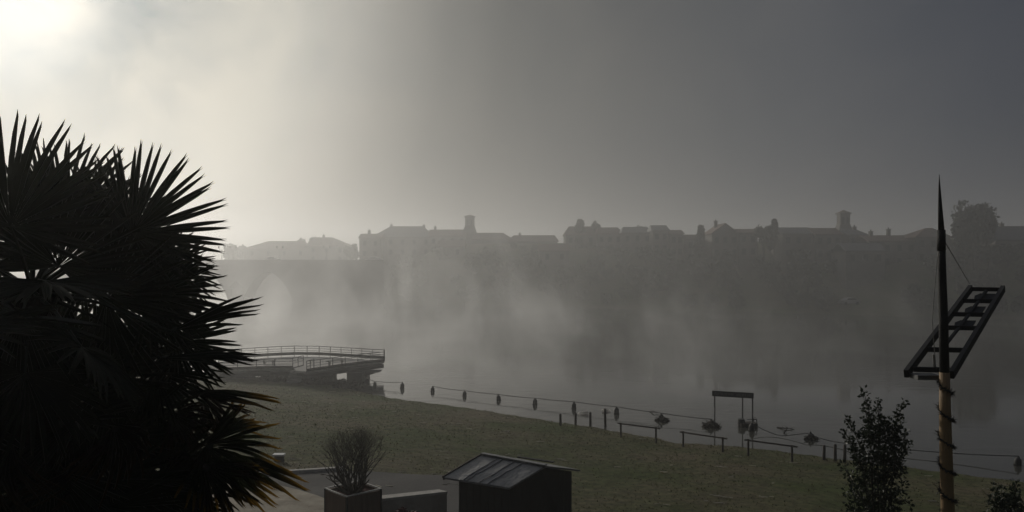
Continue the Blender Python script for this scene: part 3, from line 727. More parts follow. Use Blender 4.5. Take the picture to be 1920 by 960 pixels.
def cab(seq, label, sags):
    m = MB(); pts = []
    for (a, b), s in zip(zip(seq[:-1], seq[1:]), sags): pts += cable(a, b, s, '')[(1 if pts else 0):]
    m.tube(pts, .024, 5); tag(m.build('cable', M['floatdark']), label, 'cable')
cab([wpt(683,713,.35)+Vector((0,.2,.25)), tops[0], tops[1]], 'short cable from the platform pier to the first two floats', [.03,.04])
cab(tops[2:10], 'long cable strung over the floats from the gap to the sign', [.05,.03,.03,.02,.03,.03,.04])
cab([tops[10], wpt(1465,818,.05)+Vector((0,0,.02)), wpt(1512,812,.35), wpt(1605,832,.3), tops[12]], 'sagging cable from the sign to the right edge behind the shrub', [.10,.02,.15,.12])
def drift(px, py, r, h, label, seed):
    p = wpt(px, py); ro = empty('drift_heap', p, label, 'driftwood'); q = random.Random(seed)
    m = MB()
    for i in range(170):
        a = q.uniform(0,6.28); d = r*q.random()**.6; c = Vector((math.cos(a)*d, math.sin(a)*d, max(0,h*(1-d/r)*q.random())))
        t = Vector((q.gauss(0,1),q.gauss(0,1),q.gauss(0,.45))).normalized()*q.uniform(.08,.28)*(.6+r)
        c2 = c+t; c2.z = max(c2.z,-.02); m.tube([c-t*.5, c2], q.uniform(.012,.035), 4)
    m.build('branches', M['debris'], ro)
    m = MB(); n_ = 9; v_ = [(0,0,h*.85)]; f_ = []
    for k_, (rr, zz) in enumerate(((.5,.5),(.85,-.05))):
        for j in range(n_): a = 6.28*j/n_; e = q.uniform(.85,1.15); v_.append((r*rr*e*math.cos(a), r*rr*e*math.sin(a), h*zz*e))
    for j in range(n_): f_ += [(0,1+j,1+(j+1)%n_),(1+j,1+n_+j,1+n_+(j+1)%n_,1+(j+1)%n_)]
    m.add(v_, f_); m.build('silt_mound', M['debris'], ro)
drift(1241,789,.42,.38,'small heap of branches caught on the cable left of the sign',1)
drift(1334,800,.55,.50,'biggest heap of branches caught below the left post of the sign',2)
drift(1521,824,.32,.30,'small clump of branches caught between the sign and the shrub',3)
def snag(pts, label):
    m = MB(); m.tube(pts, [.05]+[.035]*(len(pts)-2)+[.015], 5); p = pts[0]
    for i in range(1,len(pts)): m.tube([pts[i-1].lerp(pts[i],.5), pts[i-1].lerp(pts[i],.5)+Vector((rnd.uniform(-.2,.2),rnd.uniform(-.2,.2),rnd.uniform(.05,.25)))], [.02,.008], 4)
    tag(m.build('drift_branch', M['debris']), label, 'branch')
snag([wpt(1218,772,.0),wpt(1226,772,.12),wpt(1236,774,.05)], 'short branch floating beyond the cable left of the sign')
snag([wpt(1457,802,.0),wpt(1474,803,.08),wpt(1490,805,.0)], 'thin branch floating beyond the cable right of the sign')
snag([wpt(1470,812,.0),wpt(1474,806,.15),wpt(1476,800,.2)], 'twig sticking up from the water right of the sign')

# raft
def raft():
    a = wpt(1385,798); b = wpt(1419,800); c = (a+b)/2; r = empty('raft', c, 'low dark raft with an end frame floating behind the sign posts', 'raft')
    L = (b-a).length
    m = MB(); m.box((0,0,.12), (L*.95,.8,.2)); m.build('deck', M['debris'], r)
    m = MB(); m.lathe([(.02,-.3),(.22,-.28),(.24,0),(.22,.2),(.02,.22)], (-L*.36,0,.25), 10); m.build('drum', M['floatdark'], r)
    m = MB(); x = L*.42
    m.tube([(x,-.35,.2),(x,-.35,.5)], .03, 5); m.tube([(x,.35,.2),(x,.35,.5)], .03, 5); m.tube([(x,-.35,.5),(x,.35,.5)], .03, 5); m.tube([(x,-.35,.5),(x-.6,-.35,.48)], .03, 5); m.build('frame', M['floatdark'], r)
raft()

# sign
def sign():
    a = wpt(1340,792); b = wpt(1411,797); r = empty('river_sign', a, 'long weathered sign board on three thin posts standing in the flooded river', 'sign')
    d = b-a; L = d.length; u = d.normalized(); nrm = Vector((u.y,-u.x,0))
    H_ = 2.05
    for t in (0, .73, 1.0):
        p = u*L*t + (nrm*-.25 if t == .73 else Vector()); m = MB(); m.tube([(p.x,p.y,-1.0),(p.x,p.y,H_-.32)], .045, 6); m.build('post', M['steel'], r)
    m = MB(); m.bar(u*-.16+Vector((0,0,H_-.17)), u*(L+.07)+Vector((0,0,H_-.17)), .06, .36); bd = m.build('board', M['signboard'], r)
    m = MB(); q = random.Random(5)             # worn lettering: two words, too faint to read
    s = .02
    for word in (11, 8):
        for k_ in range(word):
            wd = q.uniform(.065,.095); hh = q.uniform(.12,.16); c0 = u*s+Vector((0,0,H_-.17))+nrm*.037
            form = q.randrange(4)
            if form != 3: m.bar(c0+Vector((0,0,-hh/2)), c0+Vector((0,0,hh/2)), .006, .016, up=u)
            if form in (0,2,3):
                for zz in ((hh/2,0),( -hh/2,) if form == 2 else (hh/2,))[form == 2]: m.bar(c0+Vector((0,0,zz))+u*.012, c0+u*wd*.7+Vector((0,0,zz)), .006, .016)
            if form in (1,3): m.bar(c0+u*wd*.6+Vector((0,0,-hh/2)), c0+u*wd*.6+Vector((0,0,hh/2)), .006, .016, up=u)
            s += wd+.028
        s += .16
    o = m.build('lettering', M['signlet'], bd)
sign()

# bollards and hitching rails on the bank
bol = [((1051,797),(1051,775),'first wooden bollard from the left on the shore'),((1079,796),(1079,774),'second bollard on the shore beside the float'),
       ((1107,799),(1107,772),'third bollard from the left at the water edge'),((1135,802),(1135,769),'fourth bollard standing in shallow water before the swan'),
       ((1545,862),(1545,834),'bollard just right of the last rail barrier'),((1566,864),(1566,832),'bollard in the water left of the evergreen shrub'),((1584,866),(1584,832),'bollard half hidden by the evergreen shrub')]
for (b, t, lab) in bol:
    p = on_ground(b[0], b[1]+1.0); 
    if p.z < 0: p = wpt(b[0], b[1]-3)
    h = (b[1]-t[1])/F*p.y
    m = MB(); m.lathe([(.085,-.5),(.08,h*.5),(.075,h-.03),(.05,h)], n=9)
    for i in range(5): m.add([], [])
    o = m.build('bollard', M['oldwood'], None, True); o.location = (p.x,p.y,p.z); o.rotation_euler = (rnd.uniform(-.03,.03),rnd.uniform(-.03,.03),0)
    tag(o, lab, 'bollard', 'wooden bollards along the shore')
for (x0,t0,b0), (x1,t1,b1), lab in (((1164,793,820),(1230,801,831),'leftmost of the three low wooden rail barriers on the bank'),
                              ((1281,809,838),(1355,820,848),'middle one of the three low wooden rail barriers on the bank'),
                              ((1403,824,855),(1485,835,866),'rightmost of the three low wooden rail barriers on the bank')):
    a = on_ground(x0,b0); b = on_ground(x1,b1); r = empty('rail_barrier', a, lab, 'barrier', 'wooden rail barriers along the shore')
    ha = (b0-t0)/F*a.y; hb = (b1-t1)/F*b.y; d = b-a
    for p, h in ((Vector(),ha),(d,hb)):
        m = MB(); m.tube([p+Vector((0,0,-.3)), p+Vector((0,0,h+.02))], [.065,.055], 7); m.build('post', M['oldwood'], r)
    u = d.normalized(); m = MB(); m.tube([Vector((0,0,ha-.04))-u*.22-Vector((0,.06,0)), d+Vector((0,0,hb-.04))+u*.25-Vector((0,.06,0))], .045, 7); m.build('top_rail', M['oldwood'], r)

# swans
def swan(p, rz, s, label, head_down=False):
    r = empty('swan', p, label, 'swan'); r.rotation_euler = (0,0,rz); r.scale = (s*1.2,s*1.2,s*1.2)
    rings = [(-.50,.14,.02),(-.42,.12,.07),(-.25,.12,.17),(-.02,.12,.21),(.18,.10,.19),(.33,.09,.12),(.40,.10,.05)]
    m = MB(); n_ = 12; v_ = []; f_ = []
    for x, z, rr in rings:
        for j in range(n_): a = 6.283*j/n_; v_.append((x, rr*math.cos(a), z+rr*.85*math.sin(a)+(.06 if x < -.2 and math.sin(a) > 0 else 0)))
    for i in range(len(rings)-1):
        for j in range(n_): f_.append((i*n_+j, i*n_+(j+1)%n_, (i+1)*n_+(j+1)%n_, (i+1)*n_+j))
    f_ += [tuple(range(n_-1,-1,-1)), tuple((len(rings)-1)*n_+j for j in range(n_))]
    m.add(v_, f_)
    neck = [(.34,0,.13),(.44,0,.22),(.46,0,.34),(.40,0,.46),(.42,0,.56),(.50,0,.58),(.58,0,.55)] if not head_down else [(.34,0,.13),(.46,0,.18),(.54,0,.14),(.60,0,.06),(.62,0,-.03)]
    m.tube(neck, [.075,.058,.045,.04,.045,.048,.022][:len(neck)], 9)
    m.build('body', M['swan'], r, True)
    for sd in (-1,1):
        m = MB(); v_ = [(.2,sd*.17,.16),(-.05,sd*.22,.26),(-.35,sd*.13,.27),(-.56,sd*.03,.22),(-.3,sd*.2,.12),(.05,sd*.215,.08)]
        v2 = [(x,y+sd*.025,z) for x,y,z in v_]; m.add(v_+v2, [tuple(range(6)), tuple(range(11,5,-1))]+[(i,(i+1)%6,6+(i+1)%6,6+i) for i in range(6)]); m.build('wing', M['swan'], r)
    if not head_down:
        m = MB(); m.tube([(.57,0,.55),(.68,0,.51)], [.02,.008], 6); m.build('beak', M['beak'], r)
swan(wpt(1095,776), R(170), .55, 'white swan swimming right of the float and left of the third bollard', True)
swan(wpt(1136,772), R(10), .5, 'white swan swimming behind the top of the fourth bollard', True)

# ---------------------------------------------------------------- hut
def hut():
    ze, zr = 4.3, 4.78
    def at(px, py, z): D = F*(CH-z)/(py-YH); return Vector(((px-960)/F*D, D, z))
    A, B = at(905,855,zr), at(1022,877,zr); C_, D_ = at(832,898,ze), at(955,918,ze); E_ = at(1088,884,ze+.03)
    u = (B-A); u.z = 0; E2 = E_-u.normalized()*( (D_-C_).length ); E2.z = E_.z
    c = Vector(((A.x+B.x)/2,(A.y+B.y)/2,0)); zb = g(c.x,c.y); c.z = zb-.05
    root = empty('garden_hut', c, 'small black wooden hut with a grey felt gable roof on the lawn', 'hut')
    A,B,C_,D_,E_,E2 = [p-c for p in (A,B,C_,D_,E_,E2)]
    t = Vector((0,0,.05))
    def plate(name, q, m_, th=t, par=root, sub=0):
        m = MB()
        if sub:
            k = sub; rows = 10; v_ = []; f_ = []; qq = random.Random(9)
            for i in range(rows+1):
                for j in range(k+1):
                    p = q[0].lerp(q[1], j/k).lerp(q[3].lerp(q[2], j/k), i/rows)
                    wv = .003*math.sin(j*1.9+.7*math.sin(i*.6))+(.010 if j in (5,9,13) else 0)*(.4+.6*qq.random())
                    v_.append(p+th+Vector((0,0,wv)))
            for i in range(rows):
                for j in range(k): f_.append((i*(k+1)+j, i*(k+1)+j+1, (i+1)*(k+1)+j+1, (i+1)*(k+1)+j))
            m.add(v_, f_)
            m.add([p for p in q]+[p+th*.7 for p in q], [(3,2,1,0),(0,1,5,4),(1,2,6,5),(2,3,7,6),(3,0,4,7),(4,5,6,7)])
        else: m.add([p for p in q]+[p+th for p in q], [(3,2,1,0),(4,5,6,7),(0,1,5,4),(1,2,6,5),(2,3,7,6),(3,0,4,7)])
        return m.build(name, m_, par)
    rf = plate('roof', [C_,D_,B,A], M['roofing'], t, root, 16)
    plate('roof_slope', [B,E_,E2,A], M['roofing'], t, root, 10)
    # battens running down the front slope, ridge cap, barge boards
    for f_ in (.30,.36,.56,.68):
        a = A.lerp(B,f_)+t; b = C_.lerp(D_,f_)+t
        m = MB(); k = 8; q_ = random.Random(int(f_*100)); pts = [a.lerp(b,i/k)+(D_-C_).normalized()*q_.uniform(-.03,.03)+Vector((0,0,.022)) for i in range(k+1)]
        m.tube(pts, .014, 5); m.build('roof_seam', M['roofing'], rf)
    m = MB(); m.bar(A+t*1.5-(B-A)*.01, B+t*1.5+(B-A)*.01, .14, .035); m.build('ridge_cap', M['roofing'], rf)
    m = MB(); m.bar(A.lerp(B,.45)+Vector((0.22,.25,.06)), A.lerp(B,.95)+Vector((.35,.35,.05)), .10, .03); m.build('loose_board', M['black'], rf)
    m = MB(); m.bar(C_+t*.4-(D_-C_).normalized()*.03, A+t*.4-(D_-C_).normalized()*.03, .05, .12); m.build('barge_board', M['rim' if False else 'oldwood'], rf)
    # walls under the roof, set in from the eaves
    ui = (D_-C_).normalized(); vi = (E_-D_); vi.z = 0; vi.normalize()
    def atp(px, pyd, z): p = P(px,0,pyd); return Vector((p.x,pyd,z))-c
    Wl = C_+ui*.30+vi*.22; Wn = D_-ui*.10+vi*.10; Wr = E_-ui*.12-vi*.20; Wb = Wl+(Wr-Wn)
    zbm = -.4
    def wq(p, q, name, apex=None):
        top1 = p.z-.02; m = MB(); n = (q-p); n.z = 0; nn = Vector((n.y,-n.x,0)).normalized()*-.05
        v_ = [Vector((p.x,p.y,zbm)), Vector((q.x,q.y,zbm)), Vector((q.x,q.y,q.z)), *( [apex] if apex else []), Vector((p.x,p.y,p.z))]
        k = len(v_); m.add(v_+[x+nn for x in v_], [tuple(range(k)), tuple(range(2*k-1,k-1,-1))]+[(i,(i+1)%k,k+(i+1)%k,k+i) for i in range(k)])
        # vertical cover strips
        L = n.length; ns = int(L/.22)
        for i in range(1,ns):
            x = p.lerp(q,i/ns); x = Vector((x.x,x.y,0))-nn.normalized()*.008; m.bar(Vector((x.x,x.y,zbm)), Vector((x.x,x.y,min(p.z,q.z)-.05)), .03, .016, up=nn)
        return m.build(name, M['hutwall'], root)
    for p in (Wl,Wn,Wr,Wb): p.z = C_.z-.0
    Wn.z = D_.z+.03; Wl.z = C_.z+.05; Wr.z = E_.z+.02; Wb.z = Wr.z
    wq(Wl, Wn, 'wall'); ap = B-ui*.12; ap = Vector((ap.x, ap.y, B.z-.03)); m = wq(Wn, Wr, 'gable_wall', Vector((B.x-ui.x*.12,B.y-ui.y*.12,B.z-.03)))
    wq(Wr, Wb, 'wall'); ap2 = A+ui*.12; wq(Wb, Wl, 'gable_wall', Vector((A.x+ui.x*.2,A.y+ui.y*.2,A.z-.04)))
hut()

# ---------------------------------------------------------------- planter with clipped bare shrub, wall, small things
PC = Vector((-4.42, 22.35, 0)); PS = .809*math.sqrt(2); PR = R(45-1.1)
def planter():
    zt = 4.1; zb = g(PC.x,PC.y)-.02; h = zt-zb
    r = empty('planter', (PC.x,PC.y,zb), 'square brown panelled planter box with a pale metal rim', 'planter', rz=PR)
    s = PS/2
    for k in range(4):
        a = k*math.pi/2; m = MB(); Mx = Matrix.Rotation(a,4,'Z') @ Matrix.Translation((0,-s+.03,h/2))
        m.box(None, (PS-.08,.05,h-.05), M=Mx)
        m.build('side_panel', M['corten'], r)
        m = MB(); m.box(None, (.05,.05,h), M=Matrix.Rotation(a,4,'Z') @ Matrix.Translation((-s+.025,-s+.025,h/2))); m.build('corner_post', M['black'], r)
        m = MB(); m.box(None, (PS-.05*2 if False else PS-.055,.05,.025), M=Matrix.Rotation(a,4,'Z') @ Matrix.Translation((.027,-s+.025,h+.014))); m.build('rim', M['rim'], r)
    m = MB(); n_ = 12; v_ = []; f_ = []
    for i in range(n_+1):
        for j in range(n_+1):
            x = -s+.06+(2*s-.12)*i/n_; y = -s+.06+(2*s-.12)*j/n_; v_.append((x,y,h-.10+rnd.uniform(-.02,.03)))
    for i in range(n_):
        for j in range(n_): f_.append((i*(n_+1)+j,(i+1)*(n_+1)+j,(i+1)*(n_+1)+j+1,i*(n_+1)+j+1))
    m.add(v_, f_); m.build('mulch', M['soil'], r)
    return zt
zt = planter()
def bare_shrub():
    base = Vector((PC.x, PC.y, zt-.12)); r = empty('bare_shrub', base, 'leafless rounded shrub with many branching stems growing in the planter', 'shrub')
    q = random.Random(12); stems = MB(); twigs = MB()
    RC = Vector((0,0,1.02)); RX, RZ = .96, .84
    def inside(p): d = p-RC; return (d.x/RX)**2+(d.y/RX)**2+(d.z/RZ)**2
    def grow(p, d, rad, lvl, L, lim=1.0):
        pts = [p.copy()]; rr = [rad]; k = 4
        for i in range(k):
            d = (d+Vector((q.gauss(0,.13),q.gauss(0,.13),q.gauss(0,.08)+.04))).normalized(); p = p+d*L/k
            if inside(p) > 1.12*lim and p.z > .5: break
            pts.append(p.copy()); rr.append(rad*(1-.3*(i+1)/k))
        if len(pts) < 2: return
        (stems if lvl < 2 else twigs).tube(pts, rr, 5 if lvl < 2 else 3, cap=lvl < 2)
        if lvl >= 6 or (inside(p) > 1.02*lim and p.z > .5): 
            return
        for c in range(3 if lvl < 1 else q.choice((2,2,3))):
            a = Vector((q.gauss(0,1),q.gauss(0,1),q.gauss(0,.7))).normalized()
            nd = (d+a*q.uniform(.32,.62)).normalized()
            if nd.z < -.1: nd.z = .05; nd.normalize()
            grow(p.copy(), nd, rr[len(pts)-1]*q.uniform(.62,.80), lvl+1, L*q.uniform(.70,.90), lim*(q.uniform(.90,1.10) if lvl < 2 else 1))
    for i in range(26):
        a = i*2.4; lean = .10+0.92*((i*7)%26)/26
        grow(Vector((math.cos(a)*.09*(1+lean),math.sin(a)*.09*(1+lean),0)), Vector((math.cos(a)*lean*1.15,math.sin(a)*lean*1.15,1)).normalized(), .034 if i % 3 else .045, 0, .50)
    stems.build('stem', M['bark'], r, True); twigs.build('twigs', M['bark'], r)
bare_shrub()
def low_wall():
    a = Vector((0,0,0)); z = 3.76
    def at(px, py): D = F*(CH-z)/(py-YH); return Vector(((px-960)/F*D, D, z))
    A, B = at(690,938), at(838,921.5); A2, B2 = at(690,931.5), at(822,917.5)
    root = empty('low_wall', (A.x,A.y,g(A.x,A.y)), 'low pale rendered wall running right from the planter', 'wall'); o = root.location.copy()
    m = MB(); zb = min(g(A.x,A.y),g(B.x,B.y))-.3
    top = [A,B,B2,A2]; m.add([Vector((p.x,p.y,zb))-o for p in top]+[p-o-Vector((0,0,.07)) for p in top], [(0,1,5,4),(1,2,6,5),(2,3,7,6),(3,0,4,7)])
    m.build('wall_body', M['wallstone'], root)
    c = sum(top, Vector())/4; cp = [c+(p-c)*1.012 for p in top]
    m = MB(); m.add([p-o-Vector((0,0,.07)) for p in cp]+[p-o for p in cp], [(3,2,1,0),(4,5,6,7),(0,1,5,4),(1,2,6,5),(2,3,7,6),(3,0,4,7)]); m.build('coping', M['kerb'], root)
low_wall()
p = P(762,958,21.0); bush(p.x, p.y, .42, 2*(P(0,934,21.0).z-g(p.x,p.y))/1.9, M['redleaf'], 3800, .035, 'dark red leaved shrub growing in front of the low wall', 'red_shrub', 'shrub', 91, lumps=12)
# service post with white slab
p = on_ground(523,866)
r = empty('service_pillar', p, 'small grey pillar with a white slab top on the lawn by the palm tips', 'pillar')
m = MB(); m.box((.02,0,.10), (.34,.22,.3)); m.build('base', M['darkconc'], r); m = MB(); m.box((0,0,.28), (.46,.30,.06)); m.build('slab', M['white'], r)

# ---------------------------------------------------------------- evergreen shrubs on the right
def evergreen(px, ytop, ybot, D, halfw, label, seed, nclump=330, sprigs=()):
    x = P(px,0,D).x; z = g(x,D); top = P(0,ytop,D).z-z; r = empty('evergreen_shrub', (x,D,z), label, 'shrub')
    q = random.Random(seed); st = MB(); lf = MB()
    def leafclump(c, R_, n):
        for i in range(n):
            d = Vector((q.gauss(0,1),q.gauss(0,1),q.gauss(0,1)+.3)).normalized(); p = c+d*R_*q.uniform(.2,1)
            a = (d+Vector((q.gauss(0,.5),q.gauss(0,.5),q.gauss(0,.5)))).normalized(); b = a.cross(Vector((q.gauss(0,1),q.gauss(0,1),q.gauss(0,1))))
            if b.length < .1: continue
            b.normalize(); L = q.uniform(.05,.085); nn = a.cross(b)*.008
            lf.add([p, p+a*L*.5+b*L*.3+nn, p+a*L, p+a*L*.5-b*L*.3+nn], [(0,1,2,3)])
    Wd = halfw/F*D
    def width(t): return Wd*(np.interp(t, [0,.3,.62,.80,.92,1], [.75,.95,1.0,.80,.50,.12]))
    nb = 46
    for i in range(nb):
        a = q.uniform(0,6.28); t1 = q.uniform(.35,.98); e = q.uniform(.6,1.0)
        rr = width(t1)*e; end = Vector((math.cos(a)*rr, math.sin(a)*rr, top*.93*t1)); base = Vector((q.uniform(-.08,.08),q.uniform(-.08,.08),0))
        mid = base.lerp(end,.55)+Vector((-math.cos(a)*rr*.2,-math.sin(a)*rr*.2,top*.06))
        st.tube([base, mid, end], [.022,.014,.005], 4, cap=False)
        for s in range(9):
            t = .35+.65*s/8; c = base.lerp(mid,t/.55) if t < .55 else mid.lerp(end,(t-.55)/.45)
            for _ in range(2):
                o = Vector((q.gauss(0,.12),q.gauss(0,.12),q.gauss(0,.11))); leafclump(c+o, .075, 9)
    for i in range(nclump):
        t = q.uniform(.1,.93); a = q.uniform(0,6.28); rr = width(t)*q.random()**.5*.9
        leafclump(Vector((math.cos(a)*rr, math.sin(a)*rr, top*t)), .085, 12)
    for (spx, spy) in sprigs:
        e = P(spx,spy,D)-Vector((x,D,z)); b = Vector((e.x*.5,0,e.z-.55)); st.tube([b, b.lerp(e,.5)+Vector((.02,.02,0)), e], [.012,.008,.005], 4, cap=False)
        for s in range(6): leafclump(b.lerp(e,.5+.5*s/5), .055, 9)
        for s in range(4): leafclump(b.lerp(e,.12*s), .07, 9)
    st.build('stem', M['bark'], r); lf.build('foliage', M['leaf'], r)
evergreen(1650,752,1000,13.0,60,'tall glossy evergreen shrub left of the wrapped mast with long top shoots',5,430,
          ((1619,733),(1645,752),(1694,752),(1622,770),(1588,786),(1690,790),(1700,812),(1585,812),(1705,832),(1580,872),(1594,832)))
evergreen(1892,893,1010,13.5,52,'low evergreen shrub cut by the bottom right corner',6,300,((1866,912),(1905,905),(1860,935)))
# ---------------------------------------------------------------- mast
def mast():
    D = 12.5; b = P(1778,980,D); zg = g(b.x,D)
    t = P(1761,328,D); off = Vector((b.x+.02,D,zg)); root = empty('decorated_mast', off, 'tall pointed mast with black top and brown lower pole carrying a tilted ladder frame', 'mast')
    def Q(px, py, d=D): return P(px,py,d)-off
    m = MB(); m.tube([Vector((.03,0,-.4)), Q(1777,960), Q(1774,860), Q(1772,770), Q(1771,698)], [.108,.100,.094,.085,.076], 16); m.build('lower_pole', M['polewood'], root, True)
    m = MB(); m.tube([Q(1771,699.5), Q(1769,600), Q(1766,500), Q(1765,440)], [.072,.068,.060,.054], 14); m.build('upper_pole', M['black'], root, True)
    m = MB(); m.tube([Q(1765,470), Q(1765,431)], [.064,.060], 14); m.build('collar', M['black'], root, True)
    m = MB(); m.tube([Q(1765,432), Q(1763,395), Q(1761.5,350), Q(1761,327)], [.046,.034,.015,.003], 10); m.build('spike', M['black'], root, True)
    fr = empty('ladder_frame', (0,0,0), '', ''); 
    del fr['label']; del fr['category']; fr.parent = root
    d0, d1 = 12.85, 15.9
    BL, BR, TL, TR_ = Q(1699,701,d0), Q(1787,703,d0), Q(1820,540,d1), Q(1881,541,d1)
    BR = Q(1784,703,d0)
    m = MB(); m.bar(BL, TL, .07, .13); m.build('rail', M['black'], fr)
    m = MB(); m.bar(BR, TR_, .07, .13); m.build('rail', M['black'], fr)
    nrm = (BR-BL).cross(TL-BL).normalized()
    def on(s, t): a = BL.lerp(TL,t); b = BR.lerp(TR_,t); return a.lerp(b,s)
    for tt in (.045, .244, .487, .649, .822, .985):
        # rows in the photo: 691, 655, 614, 589, 564, 541
        m = MB(); m.bar(on(.03,tt), on(.97,tt), .07, .08); m.build('rung', M['black'], fr)
    def plate(c, w_, h_, name='plate'):
        ux = (BR-BL).normalized(); uy = (TL-BL).normalized(); m = MB()
        v_ = [c+ux*x*w_/2+uy*y*h_/2 for x, y in ((-.7,-1),(.7,-1),(1,-.4),(1,1),(-.6,1),(-1,.3))]
        k = len(v_); m.add([p-nrm*.05 for p in v_]+[p-nrm*.09 for p in v_], [tuple(range(k)),tuple(range(2*k-1,k-1,-1))]+[(i,(i+1)%k,k+(i+1)%k,k+i) for i in range(k)])
        m.build(name, M['floatdark'], fr)
    plate(on(.50,.566), .36, .36); plate(on(.52,.738), .36, .40); plate(on(.55,.91), .38, .42)
    m = MB(); m.tube([on(.42,.30), on(.47,.50), on(.5,.74), on(.53,.96)], .035, 6); m.build('centre_bar', M['black'], fr)
    m = MB(); m.tube([Q(1760,452,D), Q(1748,600,D+.25), on(.56,.06)], .006, 4); m.build('stay_wire', M['steel'], root)
    m = MB(); m.tube([Q(1773,456,D), Q(1818,532,d1-.05)], .008, 4); m.build('stay_wire', M['steel'], root)
    m = MB(); m.tube([on(.55,.05), on(.55,.05)+ (Q(1748,600,D+.25)-on(.56,.06))*.32], .018, 6); m.build('turnbuckle', M['rim'], root)
    c = on(.42,.0); m = MB(); m.box((c.x-.06,c.y-.1,c.z-.02), (.36,.28,.07)); m.build('lamp_box', M['steel'], fr)
    # garland wound round the lower pole
    gz = empty('garland', off, 'dead twiggy garland wound in a spiral round the brown part of the mast', 'garland')
    m = MB(); tw = MB(); q = random.Random(4); pts = []
    N = 300; turns = 5.4
    for i in range(N+1):
        t_ = i/N; py = 985+(712-985)*t_; c = Q(1778-6*t_, py); rr = .118-.028*t_+.010*math.sin(i*.7)+.008*math.sin(i*1.9); a = -t_*turns*6.283-1.2
        pts.append(c+Vector((math.cos(a)*rr, math.sin(a)*rr, .03*math.sin(a+1)+.012*math.sin(i*1.3))))
    for i in range(0,N,1):
        p0 = pts[i]
        for _ in range(5):
            d = Vector((q.gauss(0,1),q.gauss(0,1),q.gauss(0,.7))).normalized()*q.uniform(.02,.065)
            if q.random() < .12: d *= 2.0
            tw.tube([p0, p0+d], [.005,.002], 3, cap=False)
    m.tube(pts, .010, 5); m.build('wire', M['floatdark'], gz); tw.build('twigs', M['debris'], gz)
mast()

# ---------------------------------------------------------------- palms
def fan_mesh(name, m_, seed, nseg=34, spread=205, Rr=.66, droop=.0, split=.42, ragged=0.0, fold=.012):
    q = random.Random(seed); m = MB()
    for i in range(nseg):
        a = R(-spread/2+spread*i/(nseg-1)+q.uniform(-1.2,1.2)*(1+ragged)); L = Rr*(1-.22*(abs(a)/R(spread/2))**2)*q.uniform(.95,1.04)*(1-ragged*q.random()*.3)
        wd = Rr*R(spread/(nseg-1))*split*.56
        dirv = Vector((math.cos(a), math.sin(a), 0)); side = Vector((-math.sin(a), math.cos(a), 0))
        st = [(0,.02),(.22,.5),(split,1.0),(.62,1.06),(.84,.84),(1.0,.42)]
        vs_ = []; at_ = []; fs_ = []; curl = droop*(1+q.uniform(-.4,.5)); swing = q.uniform(-.05,.05)*(1+4*ragged)
        up0 = q.uniform(-.01,.01)
        for t, wf in st:
            zc = -curl*L*max(0,t-.35)**1.7*1.6 + .06*t*L + up0; sh = swing*max(0,t-split)*L
            rl = L*t*(1-.25*curl*max(0,t-.35)) 
            for k, z_ in ((-1,0),(0,-fold*2*wf),(1,0)):
                vs_.append(dirv*rl + side*(wd*wf*k+sh) + Vector((0,0,zc+z_+.012*wf))); at_.append(t)
        for r_ in range(len(st)-1):
            for k in (0,1): b = r_*3+k; fs_.append((b,b+1,b+4,b+3))
        # split tips
        bt = (len(st)-1)*3
        tipL = L*1.07; zt_ = vs_[bt+1].z - curl*.02
        for k in (-1,1):
            e = dirv*tipL*(1-.25*curl*.65) + side*(wd*.5*k+sh*1.05); e.z = zt_
            vs_.append(e); at_.append(1.0)
        fs_ += [(bt,bt+1,bt+6-3),(bt+1,bt+2,bt+4)] if False else [(bt,bt+1,len(vs_)-2),(bt+1,bt+2,len(vs_)-1)]
        m.add(vs_, fs_, 0, at_)
    m.add([(0,0,.01),(.05,.03,.015),(.07,0,.02),(.05,-.03,.015)], [(0,1,2,3)], 0, 0.0)
    return m.mesh(name, m_)
FAN = [fan_mesh('blade', M['palm'], 1, droop=.05, ragged=.12), fan_mesh('blade', M['palm'], 2, 36, 225, .66, .16, ragged=.2), fan_mesh('blade', M['palm'], 3, 32, 190, .68, .3)]
OLD = [fan_mesh('blade', M['palmold'], 4, 30, 170, .68, .45, ragged=.5), fan_mesh('blade', M['palmold'], 5, 26, 120, .72, .25, ragged=.6)]
DEAD = [fan_mesh('blade', M['palmdead'], 6, 26, 120, .62, .9, ragged=1.0), fan_mesh('blade', M['palmdead'], 8, 24, 90, .66, .6, ragged=1.0)]
SPEAR = fan_mesh('blade', M['palm'], 14, 7, 22, .78, .12, split=.62)
SPEARY = fan_mesh('blade', M['palmold'], 15, 7, 24, .80, .10, split=.6)
def frond(root, c0, hub, blade, scale=1.0, roll=0.0, tilt=0.0, aim=None, pm='palm'):
    # petiole from the crown centre to the hub, blade continuing along it (or along aim), rolled about its axis
    d = (hub-c0); fw = (aim if aim is not None else d).normalized()
    sd = fw.cross(Vector((0,0,1)))
    if sd.length < .05: sd = Vector((1,0,0))
    sd.normalize(); up = sd.cross(fw); sd = -sd
    Rm = Matrix(((fw.x,sd.x,up.x,0),(fw.y,sd.y,up.y,0),(fw.z,sd.z,up.z,0),(0,0,0,1)))
    Mx = Matrix.Translation(hub) @ Rm @ Matrix.Rotation(roll,4,'X') @ Matrix.Rotation(tilt,4,'Y') @ Matrix.Diagonal((scale,scale,scale,1))
    o = link('frond', blade, root, Mx)
    mid = c0.lerp(hub,.5)+Vector((0,0,.05*d.length)); m = MB()
    m.tube([c0, mid, hub], [.022,.013,.009], 5, cap=False)
    pt = m.build('petiole', M[pm], None); pt.parent = o; pt.matrix_parent_inverse = Matrix.Identity(4); pt.matrix_local = Mx.inverted()
    return o
